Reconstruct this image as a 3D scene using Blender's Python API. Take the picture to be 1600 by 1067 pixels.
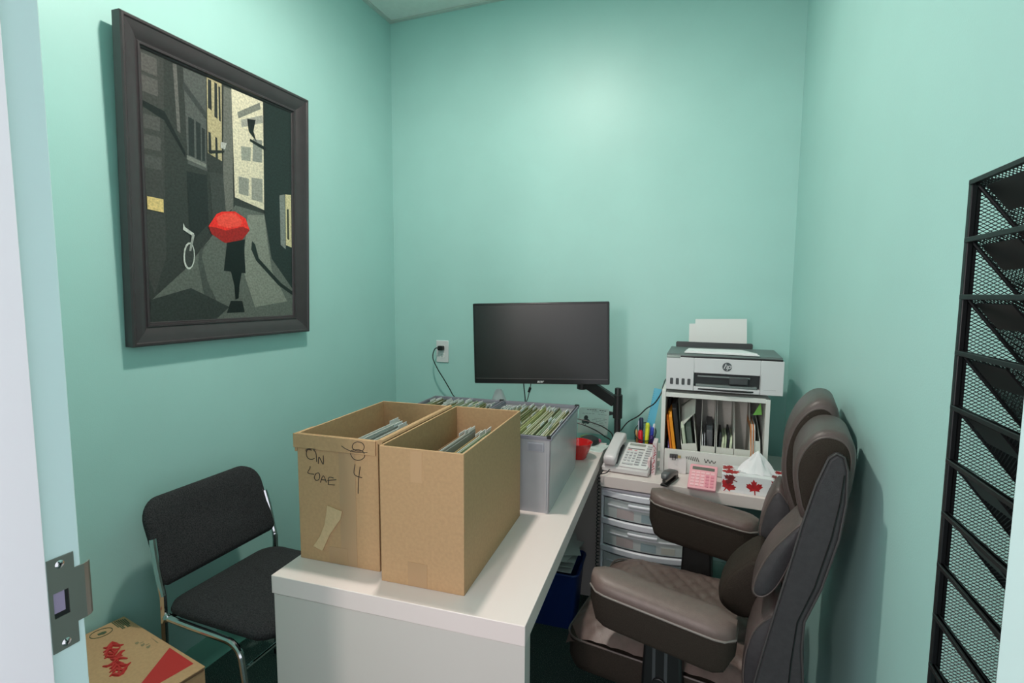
import bpy, math, random
from mathutils import Vector, Matrix
random.seed(7)
S = bpy.context.scene
for o in list(bpy.data.objects): bpy.data.objects.remove(o, do_unlink=True)
COL = S.collection
PI = math.pi

# ---------------------------------------------------------------- camera, world, light, exposure
cam_d = bpy.data.cameras.new('camera'); cam = bpy.data.objects.new('camera', cam_d); COL.objects.link(cam)
F_PX, YAW, PITCH, ROLL = 807.2, -0.35854, -0.09268, 0.00486
cam_d.sensor_fit = 'HORIZONTAL'; cam_d.sensor_width = 36.0; cam_d.lens = 36.0 * F_PX / 1600.0
cam_d.clip_start = 0.02
_F = Vector((math.sin(YAW)*math.cos(PITCH), math.cos(YAW)*math.cos(PITCH), math.sin(PITCH)))
_R = Vector((math.cos(YAW), -math.sin(YAW), 0)); _U = _R.cross(_F)
_R2 = _R*math.cos(ROLL) + _U*math.sin(ROLL); _U2 = -_R*math.sin(ROLL) + _U*math.cos(ROLL)
_M = Matrix((( _R2.x, _U2.x, -_F.x, 1.75295), (_R2.y, _U2.y, -_F.y, -2.66556), (_R2.z, _U2.z, -_F.z, 1.42780), (0,0,0,1)))
cam.matrix_world = _M
S.camera = cam
S.view_settings.view_transform = 'Standard'; S.view_settings.look = 'None'
S.view_settings.gamma = 1.0; S.view_settings.use_curve_mapping = False
S.view_settings.exposure = 0.0
w = bpy.data.worlds.new('world'); S.world = w; w.use_nodes = True
w.node_tree.nodes['Background'].inputs[0].default_value = (0.93, 0.93, 1.0, 1)
w.node_tree.nodes['Background'].inputs[1].default_value = 1.45
LAMP_POWER = 620.0         # emission strength of the round ceiling lamp in the room
HALL_POWER = 14.0         # unseen hall light, lowered so its door-head edge misses the back wall, watts
ld = bpy.data.lights.new('unseen_hall_light', 'AREA'); ld.shape = 'RECTANGLE'; ld.size = 0.16; ld.size_y = 0.5
ld.energy = HALL_POWER; ld.color = (1.0, 0.88, 0.83)
lo = bpy.data.objects.new('unseen_hall_light', ld); COL.objects.link(lo); lo.location = (1.13, -3.70, 1.75)
lo.rotation_euler = (Vector((1.3,-1.2,.9))-lo.location).to_track_quat('-Z','Y').to_euler()

# ---------------------------------------------------------------- helpers
def lin(c):
    r = []
    for v in c:
        v = v/255.0
        r.append(v/12.92 if v <= 0.04045 else ((v+0.055)/1.055)**2.4)
    return (r[0], r[1], r[2], 1.0)
_mc = {}
def mat(name, rgb, rough=0.5, metal=0.0, noise=0.0, nscale=40.0, bump=0.0, bscale=200.0, spec=0.5, alpha=1.0, trans=0.0, coat=0.0, rgb2=None, lo=0.35, hi=0.65):
    key = name
    if key in _mc: return _mc[key]
    m = bpy.data.materials.new(name); m.use_nodes = True; nt = m.node_tree; b = nt.nodes['Principled BSDF']
    c = lin(rgb); b.inputs['Base Color'].default_value = c
    b.inputs['Roughness'].default_value = rough; b.inputs['Metallic'].default_value = metal
    b.inputs['Specular IOR Level'].default_value = spec
    b.inputs['Coat Weight'].default_value = coat
    if trans: b.inputs['Transmission Weight'].default_value = trans
    b.inputs['Alpha'].default_value = alpha
    tc = nt.nodes.new('ShaderNodeTexCoord')
    if noise or rgb2:
        n = nt.nodes.new('ShaderNodeTexNoise'); n.inputs['Scale'].default_value = nscale; n.inputs['Detail'].default_value = 4
        nt.links.new(tc.outputs['Object'], n.inputs['Vector'])
        r = nt.nodes.new('ShaderNodeValToRGB')
        if rgb2: c1, c2 = c, lin(rgb2)
        else: c1, c2 = tuple(v*(1-noise) for v in c[:3])+(1,), tuple(min(1, v*(1+noise)) for v in c[:3])+(1,)
        r.color_ramp.elements[0].color = c1; r.color_ramp.elements[1].color = c2
        r.color_ramp.elements[0].position = lo; r.color_ramp.elements[1].position = hi
        nt.links.new(n.outputs['Fac'], r.inputs['Fac']); nt.links.new(r.outputs['Color'], b.inputs['Base Color'])
    if bump:
        n2 = nt.nodes.new('ShaderNodeTexNoise'); n2.inputs['Scale'].default_value = bscale; n2.inputs['Detail'].default_value = 3
        nt.links.new(tc.outputs['Object'], n2.inputs['Vector'])
        bp = nt.nodes.new('ShaderNodeBump'); bp.inputs['Strength'].default_value = bump; bp.inputs['Distance'].default_value = 0.002
        nt.links.new(n2.outputs['Fac'], bp.inputs['Height']); nt.links.new(bp.outputs['Normal'], b.inputs['Normal'])
    _mc[key] = m
    return m
def emit(name, rgb, strength):
    m = bpy.data.materials.new(name); m.use_nodes = True; b = m.node_tree.nodes['Principled BSDF']
    b.inputs['Base Color'].default_value = lin(rgb); b.inputs['Emission Color'].default_value = lin(rgb); b.inputs['Emission Strength'].default_value = strength
    return m

class MB:
    def __init__(s): s.v = []; s.f = []; s.mi = []; s.cur = 0
    def add(s, vs, fs):
        n = len(s.v); s.v += [tuple(p) for p in vs]; s.f += [tuple(i+n for i in f) for f in fs]; s.mi += [s.cur]*len(fs); return s
    def box(s, x0, x1, y0, y1, z0, z1, M=None):
        vs = [(x,y,z) for z in (z0,z1) for y in (y0,y1) for x in (x0,x1)]
        if M is not None: vs = [tuple(M @ Vector(p)) for p in vs]
        return s.add(vs, [(0,2,3,1),(4,5,7,6),(0,1,5,4),(2,6,7,3),(0,4,6,2),(1,3,7,5)])
    def prism(s, prof, a, b, axis='y', M=None):
        """extrude a 2D profile between a and b along axis. axis y: prof=(x,z); x: prof=(y,z); z: prof=(x,y)"""
        n = len(prof)
        def P(p, t):
            if axis == 'y': q = (p[0], t, p[1])
            elif axis == 'x': q = (t, p[0], p[1])
            else: q = (p[0], p[1], t)
            return tuple(M @ Vector(q)) if M is not None else q
        vs = [P(p, a) for p in prof] + [P(p, b) for p in prof]
        return s.add(vs, [tuple(range(n)), tuple(range(2*n-1, n-1, -1))] + [(i, i+n, (i+1)%n+n, (i+1)%n) for i in range(n)])
    def tube(s, pts, r, seg=8, cap=True, closed=False):
        pts = [Vector(p) for p in pts]; n = len(pts); vs = []; fs = []
        rr = r if isinstance(r, (list, tuple)) else [r]*n
        prev = None
        for i, p in enumerate(pts):
            if closed: t = (pts[(i+1)%n]-pts[i-1])
            else: t = (pts[min(i+1,n-1)]-pts[max(i-1,0)])
            t.normalize()
            if prev is None:
                u = t.orthogonal().normalized()
            else:
                u = prev - t*prev.dot(t)
                if u.length < 1e-6: u = t.orthogonal()
                u.normalize()
            prev = u; v = t.cross(u)
            for k in range(seg):
                a = 2*PI*k/seg; vs.append(tuple(p+(u*math.cos(a)+v*math.sin(a))*rr[i]))
        for i in range(n if closed else n-1):
            j = (i+1)%n
            for k in range(seg):
                k2 = (k+1)%seg; fs.append((i*seg+k, i*seg+k2, j*seg+k2, j*seg+k))
        if cap and not closed:
            fs.append(tuple(range(seg-1,-1,-1))); fs.append(tuple((n-1)*seg+k for k in range(seg)))
        return s.add(vs, fs)
    def lathe(s, prof, seg=24, c=(0,0,0), M=None):
        vs = []; fs = []; n = len(prof)
        for (r, z) in prof:
            for k in range(seg):
                a = 2*PI*k/seg; q = Vector((c[0]+r*math.cos(a), c[1]+r*math.sin(a), c[2]+z))
                vs.append(tuple(M @ q) if M is not None else tuple(q))
        for i in range(n-1):
            for k in range(seg):
                k2 = (k+1)%seg; fs.append((i*seg+k, i*seg+k2, (i+1)*seg+k2, (i+1)*seg+k))
        if prof[0][0] > 1e-5: fs.append(tuple(range(seg-1,-1,-1)))
        if prof[-1][0] > 1e-5: fs.append(tuple((n-1)*seg+k for k in range(seg)))
        return s.add(vs, fs)
    def loft(s, rings, cap=True):
        n = len(rings[0]); vs = [p for r in rings for p in r]; fs = []
        for i in range(len(rings)-1):
            for k in range(n):
                k2 = (k+1)%n; fs.append((i*n+k, i*n+k2, (i+1)*n+k2, (i+1)*n+k))
        if cap: fs.append(tuple(range(n-1,-1,-1))); fs.append(tuple((len(rings)-1)*n+k for k in range(n)))
        return s.add(vs, fs)
    def quad(s, a, b, c, d): return s.add([a,b,c,d], [(0,1,2,3)])
def smooth_path(pts, n=6):
    """Catmull-Rom through the points"""
    P = [Vector(p) for p in pts]; out = []
    for i in range(len(P)-1):
        p0 = P[max(i-1,0)]; p1 = P[i]; p2 = P[i+1]; p3 = P[min(i+2, len(P)-1)]
        for k in range(n):
            t = k/n
            out.append(tuple(0.5*((2*p1)+(p2-p0)*t+(2*p0-5*p1+4*p2-p3)*t*t+(3*p1-p0-3*p2+p3)*t**3)))
    out.append(tuple(P[-1])); return out
def smooth_ring(pts, n=4):
    P = [Vector((p[0], p[1], 0)) for p in pts]; out = []; N = len(P)
    for i in range(N):
        p0, p1, p2, p3 = P[i-1], P[i], P[(i+1)%N], P[(i+2)%N]
        for k in range(n):
            t = k/n; q = 0.5*((2*p1)+(p2-p0)*t+(2*p0-5*p1+4*p2-p3)*t*t+(3*p1-p0-3*p2+p3)*t**3); out.append((q.x, q.y))
    return out
def rrect(x0, x1, y0, y1, r, n=5):
    o = []
    for cx, cy, a0 in ((x1-r, y1-r, 0), (x0+r, y1-r, PI/2), (x0+r, y0+r, PI), (x1-r, y0+r, 3*PI/2)):
        for k in range(n+1):
            a = a0+PI/2*k/n; o.append((cx+r*math.cos(a), cy+r*math.sin(a)))
    return o
def put(name, mb, mats, parent=None, bevel=0.0, smooth=True, loc=None, rz=None, seg=2, sub=0, angle=35):
    me = bpy.data.meshes.new(name); me.from_pydata(mb.v, [], mb.f)
    if not isinstance(mats, (list, tuple)): mats = [mats]
    for m in mats: me.materials.append(m)
    if any(mb.mi): me.polygons.foreach_set('material_index', mb.mi)
    me.validate(); me.update()
    import bmesh
    bm = bmesh.new(); bm.from_mesh(me); bmesh.ops.recalc_face_normals(bm, faces=bm.faces)
    bm.to_mesh(me); bm.free()
    if smooth:
        me.polygons.foreach_set('use_smooth', [True]*len(me.polygons)); me.set_sharp_from_angle(angle=math.radians(angle))
    o = bpy.data.objects.new(name, me); COL.objects.link(o)
    if parent is not None: o.parent = parent
    if loc: o.location = loc
    if rz is not None: o.rotation_euler = (0,0,rz)
    if bevel:
        md = o.modifiers.new('bevel', 'BEVEL'); md.width = bevel; md.segments = seg; md.limit_method = 'ANGLE'; md.angle_limit = math.radians(40); md.harden_normals = False
    if sub:
        md = o.modifiers.new('sub', 'SUBSURF'); md.levels = sub; md.render_levels = sub
    return o
def thing(name, label, cat, loc=(0,0,0), rz=0, group=None):
    o = bpy.data.objects.new(name, None); COL.objects.link(o); o.empty_display_size = 0.05
    o.location = loc; o.rotation_euler = (0,0,rz); o['label'] = label; o['category'] = cat
    if group: o['group'] = group
    return o
def tag(o, label, cat, group=None):
    o['label'] = label; o['category'] = cat
    if group: o['group'] = group
    return o
def struct(name, mb, mats, **k):
    o = put(name, mb, mats, **k)
    if k.get('parent') is None: o['kind'] = 'structure'
    return o
def dup(root):
    c = root.copy(); COL.objects.link(c)
    for ch in root.children:
        d = ch.copy(); COL.objects.link(d); d.parent = c
        for g in ch.children:
            e = g.copy(); COL.objects.link(e); e.parent = d
    return c
def text_mesh(txt, size, depth=0.0002, shear=0.0, bold=0.0, space=1.0):
    cu = bpy.data.curves.new('t', 'FONT'); cu.body = txt; cu.size = size; cu.extrude = depth; cu.shear = shear
    cu.align_x = 'CENTER'; cu.align_y = 'CENTER'; cu.offset = bold; cu.space_character = space; cu.resolution_u = 3
    o = bpy.data.objects.new('t', cu); COL.objects.link(o)
    bpy.context.view_layer.update()
    dg = bpy.context.evaluated_depsgraph_get(); me = bpy.data.meshes.new_from_object(o.evaluated_get(dg))
    bpy.data.objects.remove(o, do_unlink=True); return me
def text(name, txt, size, m, parent, loc, right, up, **k):
    """flat lettering whose local x runs along right and y along up"""
    me = text_mesh(txt, size, **k); me.materials.clear(); me.materials.append(m)
    o = bpy.data.objects.new(name, me); COL.objects.link(o); o.parent = parent
    r = Vector(right).normalized(); u = Vector(up).normalized(); n = r.cross(u)
    o.matrix_local = Matrix(((r.x,u.x,n.x,loc[0]),(r.y,u.y,n.y,loc[1]),(r.z,u.z,n.z,loc[2]),(0,0,0,1)))
    return o

# the long desk and what stands on it is turned 3.3 degrees against the room
DE = 0.0575; CX, CY = 1.75295, -2.66556
def D(x, y, z=0.0):
    c, s = math.cos(DE), math.sin(DE); return (CX+c*(x-CX)-s*(y-CY), CY+s*(x-CX)+c*(y-CY), z)

# ---------------------------------------------------------------- materials
W = 2.1188; H = 2.965; YF = -2.262; ZD = 0.735; ZT = 0.69
teal = mat('teal_wall_paint', (174, 217, 212), rough=0.42, noise=0.02, nscale=3, bump=0.12, bscale=260, spec=0.4)
white_lam = mat('white_laminate', (228, 215, 211), rough=0.28, spec=0.5)
white_edge = mat('white_laminate_panel', (204, 198, 192), rough=0.35)
card = mat('kraft_cardboard', (182, 147, 108), rough=0.75, noise=0.05, nscale=120, bump=0.15, bscale=500)
card_in = mat('cardboard_inside', (172, 138, 100), rough=0.8, noise=0.06, nscale=90)
tape_m = mat('brown_packing_tape', (176, 142, 106), rough=0.35, coat=0.3)
ink = mat('black_marker_ink', (38, 34, 34), rough=0.7)
blk = mat('black_plastic', (20, 21, 22), rough=0.4)
blk_m = mat('black_steel_mesh', (16, 20, 22), rough=0.45, metal=0.2)
chrome = mat('chrome_tube', (205, 208, 210), rough=0.12, metal=1.0)
steel = mat('brushed_steel', (150, 148, 142), rough=0.38, metal=0.9)
black_fab = mat('black_fabric', (50, 50, 52), rough=0.95, noise=0.45, nscale=300, bump=0.8, bscale=420, spec=0.2)
leather = mat('brown_leather', (108, 92, 87), rough=0.42, noise=0.06, nscale=60, bump=0.25, bscale=350, spec=0.45)
leather_b = mat('shaded_back_leather', (84, 72, 70), rough=0.42, noise=0.06, nscale=60, bump=0.25, bscale=350, spec=0.45)  # same leather copied darker, the back's dimmer light put into its colour
leather2 = mat('dark_mesh_fabric', (50, 43, 37), rough=0.8, noise=0.22, nscale=500, bump=0.5, bscale=600, spec=0.2)
leather3 = mat('charcoal_side_leather', (60, 58, 60), rough=0.55, noise=0.08, nscale=80, bump=0.25, bscale=400, spec=0.35)
piping_m = mat('grey_piping', (128, 120, 115), rough=0.45)
grey_pl = mat('grey_bin_plastic', (178, 178, 183), rough=0.2, noise=0.02, nscale=12)
white_pl = mat('white_plastic', (222, 222, 224), rough=0.3)
off_pl = mat('phone_grey_plastic', (204, 200, 200), rough=0.38)
dark_pl = mat('dark_grey_plastic', (62, 66, 68), rough=0.4)
paper = mat('white_paper', (236, 234, 234), rough=0.8)
print_ink = mat('print_grey_ink', (110, 112, 112), rough=0.8)
frame_paint = mat('door_frame_paint', (206, 232, 231), rough=0.35)
stop_paint = mat('door_stop_paint', (242, 239, 244), rough=0.4)

# ---------------------------------------------------------------- room shell
def carpet():
    m = bpy.data.materials.new('dark_green_carpet'); m.use_nodes = True; nt = m.node_tree; b = nt.nodes['Principled BSDF']
    b.inputs['Roughness'].default_value = 0.95; b.inputs['Specular IOR Level'].default_value = 0.1
    tc = nt.nodes.new('ShaderNodeTexCoord'); n = nt.nodes.new('ShaderNodeTexNoise'); n.inputs['Scale'].default_value = 330; n.inputs['Detail'].default_value = 2
    nt.links.new(tc.outputs['Object'], n.inputs['Vector']); r = nt.nodes.new('ShaderNodeValToRGB'); e = r.color_ramp.elements
    e[0].position = 0.35; e[0].color = lin((48,64,62)); e[1].position = 0.72; e[1].color = lin((150,164,156))
    x = e.new(0.6); x.color = lin((76,94,90))
    nt.links.new(n.outputs['Fac'], r.inputs['Fac']); nt.links.new(r.outputs['Color'], b.inputs['Base Color'])
    bp = nt.nodes.new('ShaderNodeBump'); bp.inputs['Strength'].default_value = 0.6; bp.inputs['Distance'].default_value = 0.003
    nt.links.new(n.outputs['Fac'], bp.inputs['Height']); nt.links.new(bp.outputs['Normal'], b.inputs['Normal']); return m
struct('floor', MB().box(-0.1, W+0.1, -5.0, 0.1, -0.1, 0), carpet(), smooth=False)
struct('wall_left', MB().box(-0.1, 0, YF-0.12, 0.1, 0, H+0.1), teal, smooth=False)
struct('wall_back', MB().box(0, W, 0, 0.1, 0, H+0.1), teal, smooth=False)
struct('wall_right', MB().box(W, W+0.1, YF-0.12, 0.1, 0, H+0.1), teal, smooth=False)
JL, JR, HD = 0.995, 1.94, 2.12
struct('wall_front', MB().box(0, JL-0.02, YF-0.118, YF-0.004, 0, H).box(JR+0.02, W, YF-0.118, YF-0.004, 0, H).box(JL-0.02, JR+0.02, YF-0.118, YF-0.004, HD+0.02, H), teal, smooth=False)
def ceil_mat():
    m = mat('ceiling_tile', (238, 240, 237), rough=0.9, bump=0.3, bscale=120, noise=0.02, nscale=30)
    nt = m.node_tree; b = nt.nodes['Principled BSDF']
    g = nt.nodes.new('ShaderNodeNewGeometry'); s = nt.nodes.new('ShaderNodeVectorMath'); s.operation = 'SUBTRACT'; s.inputs[1].default_value = (0.36, -0.27, H)
    ln = nt.nodes.new('ShaderNodeVectorMath'); ln.operation = 'LENGTH'
    nt.links.new(g.outputs['Position'], s.inputs[0]); nt.links.new(s.outputs[0], ln.inputs[0])
    r = nt.nodes.new('ShaderNodeValToRGB'); e = r.color_ramp.elements
    e[0].position = 0.0; e[0].color = (1,1,1,1); e[1].position = 0.5; e[1].color = (1,1,1,1)
    for p, v in ((0.085,1),(0.09,0.86),(0.096,1),(0.118,1),(0.124,0.9),(0.13,1)):
        x = e.new(p); x.color = (v,v,v*0.97,1)
    nt.links.new(ln.outputs['Value'], r.inputs['Fac'])
    mx = nt.nodes.new('ShaderNodeMix'); mx.data_type = 'RGBA'; mx.blend_type = 'MULTIPLY'; mx.inputs[0].default_value = 1
    src = b.inputs['Base Color'].links[0].from_socket
    nt.links.new(src, mx.inputs[6]); nt.links.new(r.outputs['Color'], mx.inputs[7]); nt.links.new(mx.outputs[2], b.inputs['Base Color']); return m
cm = ceil_mat()
ce = struct('ceiling', MB().box(0.024, W-0.024, YF, -0.024, H, H+0.1), cm, smooth=False)
trim_m = mat('ceiling_trim_white', (205, 212, 206), rough=0.5)
struct('trim_1', MB().box(0, 0.022, YF, 0, H-0.006, H+0.02), trim_m, smooth=False)
struct('trim_2', MB().box(0.022, W, -0.022, 0, H-0.006, H+0.02), trim_m, smooth=False)
struct('trim_3', MB().box(W-0.022, W, YF, -0.022, H-0.006, H+0.02), trim_m, smooth=False)
# cove base
base_m = mat('teal_cove_base', (120, 182, 166), rough=0.35)
cove = [(0,0),(0.018,0),(0.009,0.012),(0.006,0.03),(0.006,0.1),(0.003,0.106),(0,0.106)]
struct('baseboard_left', MB().prism([(0.0005+x,z) for x,z in cove], YF, -0.02, 'y'), base_m)
struct('baseboard_back', MB().prism([(-0.0005-x,z) for x,z in cove], 0.02, W-0.02, 'x'), base_m)
struct('baseboard_right', MB().prism([(W-0.0005-x,z) for x,z in cove], YF, -0.02, 'y'), base_m)
# door frame around the camera's doorway
df = struct('door_1', MB().box(JL-0.02, JL, YF-0.13, YF+0.006, 0, HD), frame_paint, bevel=0.0015)
put('frame_jamb', MB().box(JR, JR+0.02, YF-0.13, YF+0.006, 0, HD), frame_paint, df, bevel=0.0015)
put('frame_head', MB().box(JL-0.02, JR+0.02, YF-0.13, YF+0.006, HD, HD+0.02), frame_paint, df)
fc = MB()
for x0, x1 in ((JL-0.06, JL-0.02), (JR+0.02, JR+0.06)): fc.box(x0, x1, YF-0.004, YF+0.006, 0, HD+0.02)
fc.box(JL-0.06, JR+0.06, YF-0.004, YF+0.006, HD+0.02, HD+0.06)
put('frame_face', fc, frame_paint, df)
ds = MB().box(JL, JL+0.013, YF-0.12, YF-0.038, 0, HD).box(JR-0.013, JR, YF-0.12, YF-0.05, 0, HD).box(JL, JR, YF-0.12, YF-0.05, HD-0.013, HD)
put('door_stop', ds, stop_paint, df, bevel=0.001)
# strike plate (mortised into the left jamb)
y0, y1, y2 = -2.2935, -2.2645, -2.2535
def strike():
    zc0, zc1, hz0, hz1 = 0.9695, 1.0925, 1.0145, 1.0475; lz0, lz1 = 0.9975, 1.0705; hy0, hy1 = -2.2895, -2.2725
    x = JL+0.0004; t = 0.0016
    out = [(y0,zc0),(y1,zc0),(y1,lz0),(y2,lz0),(y2,lz1),(y1,lz1),(y1,zc1),(y0,zc1)]
    m = MB()
    for ya, yb, za, zb in ((y0,hy0,zc0,zc1),(hy0,hy1,zc0,hz0),(hy0,hy1,hz1,zc1),(hy1,y1,zc0,zc1),(y1,y2,lz0,lz1)):
        m.box(x, x+t, ya, yb, za, zb)
    # curved lip
    prof = [(x, y2), (x+t, y2), (x+t-0.002, y2+0.006), (x-0.005, y2+0.0105), (x-0.0065, y2+0.009), (x-0.002, y2+0.005)]
    m.prism(prof, lz0, lz1, 'z'); return m, (hy0,hy1,hz0,hz1)
sm, hh = strike()
st = thing('strike_plate', 'steel latch strike plate screwed to the pale door jamb', 'door hardware', (0,0,0))
put('plate', sm, steel, st, smooth=False)
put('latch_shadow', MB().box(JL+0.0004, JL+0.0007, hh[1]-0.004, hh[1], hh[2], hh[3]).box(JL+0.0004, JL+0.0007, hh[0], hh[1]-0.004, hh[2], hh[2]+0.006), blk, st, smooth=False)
put('latch_hole', MB().box(JL+0.0001, JL+0.0004, hh[0], hh[1], hh[2], hh[3]), mat('latch_recess', (150,140,168), rough=0.6), st, smooth=False)
for yy, zz in ((-2.280, 1.083), (-2.279, 0.978)):
    M = Matrix.Translation((JL+0.002, yy, zz)) @ Matrix.Rotation(PI/2, 4, 'Y')
    s_ = put('screw', MB().lathe([(0,0.0016),(0.003,0.0013),(0.0052,0.0)], 16, M=M), chrome, st)
    put('screw_slot', MB().box(JL+0.0030, JL+0.0037, yy-0.0022, yy+0.0022, zz-0.0005, zz+0.0005).box(JL+0.0030, JL+0.0037, yy-0.0005, yy+0.0005, zz-0.0022, zz+0.0022), blk, s_, smooth=False)
# round ceiling lamp
lt = thing('ceiling_light', 'round glowing dome lamp on the office ceiling', 'ceiling light', (0.94, -1.33, H))
put('shading_lamp_base', MB().lathe([(0.07,-0.045),(0.104,-0.045),(0.106,-0.066),(0.110,-0.068),(0.113,-0.064),(0.115,0)], 32), white_pl, lt)  # unseen fixture, rim shaped to keep direct light off the upper walls
put('diffuser', MB().lathe([(0,-0.078),(0.025,-0.076),(0.048,-0.066),(0.062,-0.052),(0.066,-0.0445)], 28), emit('lamp_glass', (255, 246, 236), LAMP_POWER), lt)
# ---------------------------------------------------------------- long white desk
dk = thing('desk', 'long white laminate desk carrying the cardboard boxes and the grey bins', 'desk', D(0.83, -1.6827), DE)
LX, LY = 0.6494, 1.400
put('desktop', MB().box(0, LX, 0, LY, ZD-0.046, ZD), white_lam, dk, bevel=0.0015)
put('side_panel', MB().box(0.004, LX-0.001, 0.003, 0.046, 0, ZD-0.0475), white_edge, dk, bevel=0.001)
put('side_panel', MB().box(0.003, LX-0.001, LY-0.047, LY-0.001, 0, ZD-0.047), white_edge, dk, bevel=0.001)
put('modesty_panel', MB().box(0.03, 0.048, 0.046, LY-0.047, 0.12, ZD-0.047), white_edge, dk)
# ---------------------------------------------------------------- table under the printer
RT = -0.045
tb = thing('side_table', 'white side table against the back wall under the printer', 'table', (1.373, -0.617, 0), RT)
put('tabletop', MB().box(0, 0.735, 0, 0.575, ZT-0.046, ZT), white_lam, tb, bevel=0.0015)
put('end_panel', MB().box(0.69, 0.733, 0.002, 0.573, 0, ZT-0.047), white_edge, tb, bevel=0.001)
put('end_panel', MB().box(0.003, 0.012, 0.385, 0.573, 0, ZT-0.047), white_edge, tb, bevel=0.001)

# ---------------------------------------------------------------- drawer tower
dr = thing('drawer_tower', 'white plastic drawer tower with clear bowed drawers under the side table', 'drawers', (1.372, -0.607, 0), RT)
fr_m = mat('drawer_frame_white', (228, 230, 238), rough=0.28)
clear = mat('frosted_clear_plastic', (196, 204, 204), rough=0.22, noise=0.03, nscale=8)
DWd, DD, ztop = 0.352, 0.36, 0.628
fm = MB().box(0, DWd, 0.02, DD, ztop-0.02, ztop).box(0, 0.012, 0.02, DD, 0.02, ztop-0.02).box(DWd-0.012, DWd, 0.02, DD, 0.02, ztop-0.02).box(0.012, DWd-0.012, DD-0.01, DD, 0.02, ztop-0.02)
put('tower_frame', fm, fr_m, dr, bevel=0.003)
def bow(x): return -0.028*(1-((x-DWd/2)/(DWd/2))**2)
def bow_strip(m, x0, x1, z0, z1, t, off=0.0, n=14, zf=None):
    xs = [x0+(x1-x0)*i/n for i in range(n+1)]
    rings = []
    for x in xs:
        y = 0.02+bow(x)+off; rings.append([(x,y,z0),(x,y+t,z0),(x,y+t,z1),(x,y,z1)])
    m.loft(rings)
pitch = 0.118
for k in range(5):
    zt = ztop-0.004-k*pitch
    m = MB(); bow_strip(m, 0.0, DWd, zt-0.026, zt, 0.016, -0.004)
    put('front_rail', m, fr_m, dr, bevel=0.004)
    d = MB(); bow_strip(d, 0.014, DWd-0.014, zt-pitch+0.006, zt-0.032, 0.006, 0.004)
    dd = put('drawer', d, clear, dr, bevel=0.002)
    hm = MB(); bow_strip(hm, DWd*0.33, DWd*0.67, zt-0.05, zt-0.040, 0.012, -0.006, 8)
    hm2 = MB(); bow_strip(hm2, 0.03, DWd-0.03, zt-0.062, zt-0.058, 0.004, 0.001, 10)
    put('handle', hm, fr_m, dd, bevel=0.003); put('moulded_rib', hm2, fr_m, dd)
    for j, (xx, ww, c) in enumerate(((0.07, 0.07, (188,176,176)), (0.17, 0.06, (150,170,176)), (0.25, 0.05, (190,190,182)))):
        q = MB(); bow_strip(q, xx, xx+ww, zt-pitch+0.012, zt-0.068-0.006*j, 0.001, 0.0032, 4)
        if k < 3: put('sheet_edge', q, mat('drawer_content_%d' % j, c, rough=0.6), dd)
for x, y in ((0.02,0.04),(DWd-0.02,0.04),(0.02,DD-0.03),(DWd-0.02,DD-0.03)):
    put('foot', MB().lathe([(0.014,0),(0.014,0.02)], 12, (x,y,0)), fr_m, dr)

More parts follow.
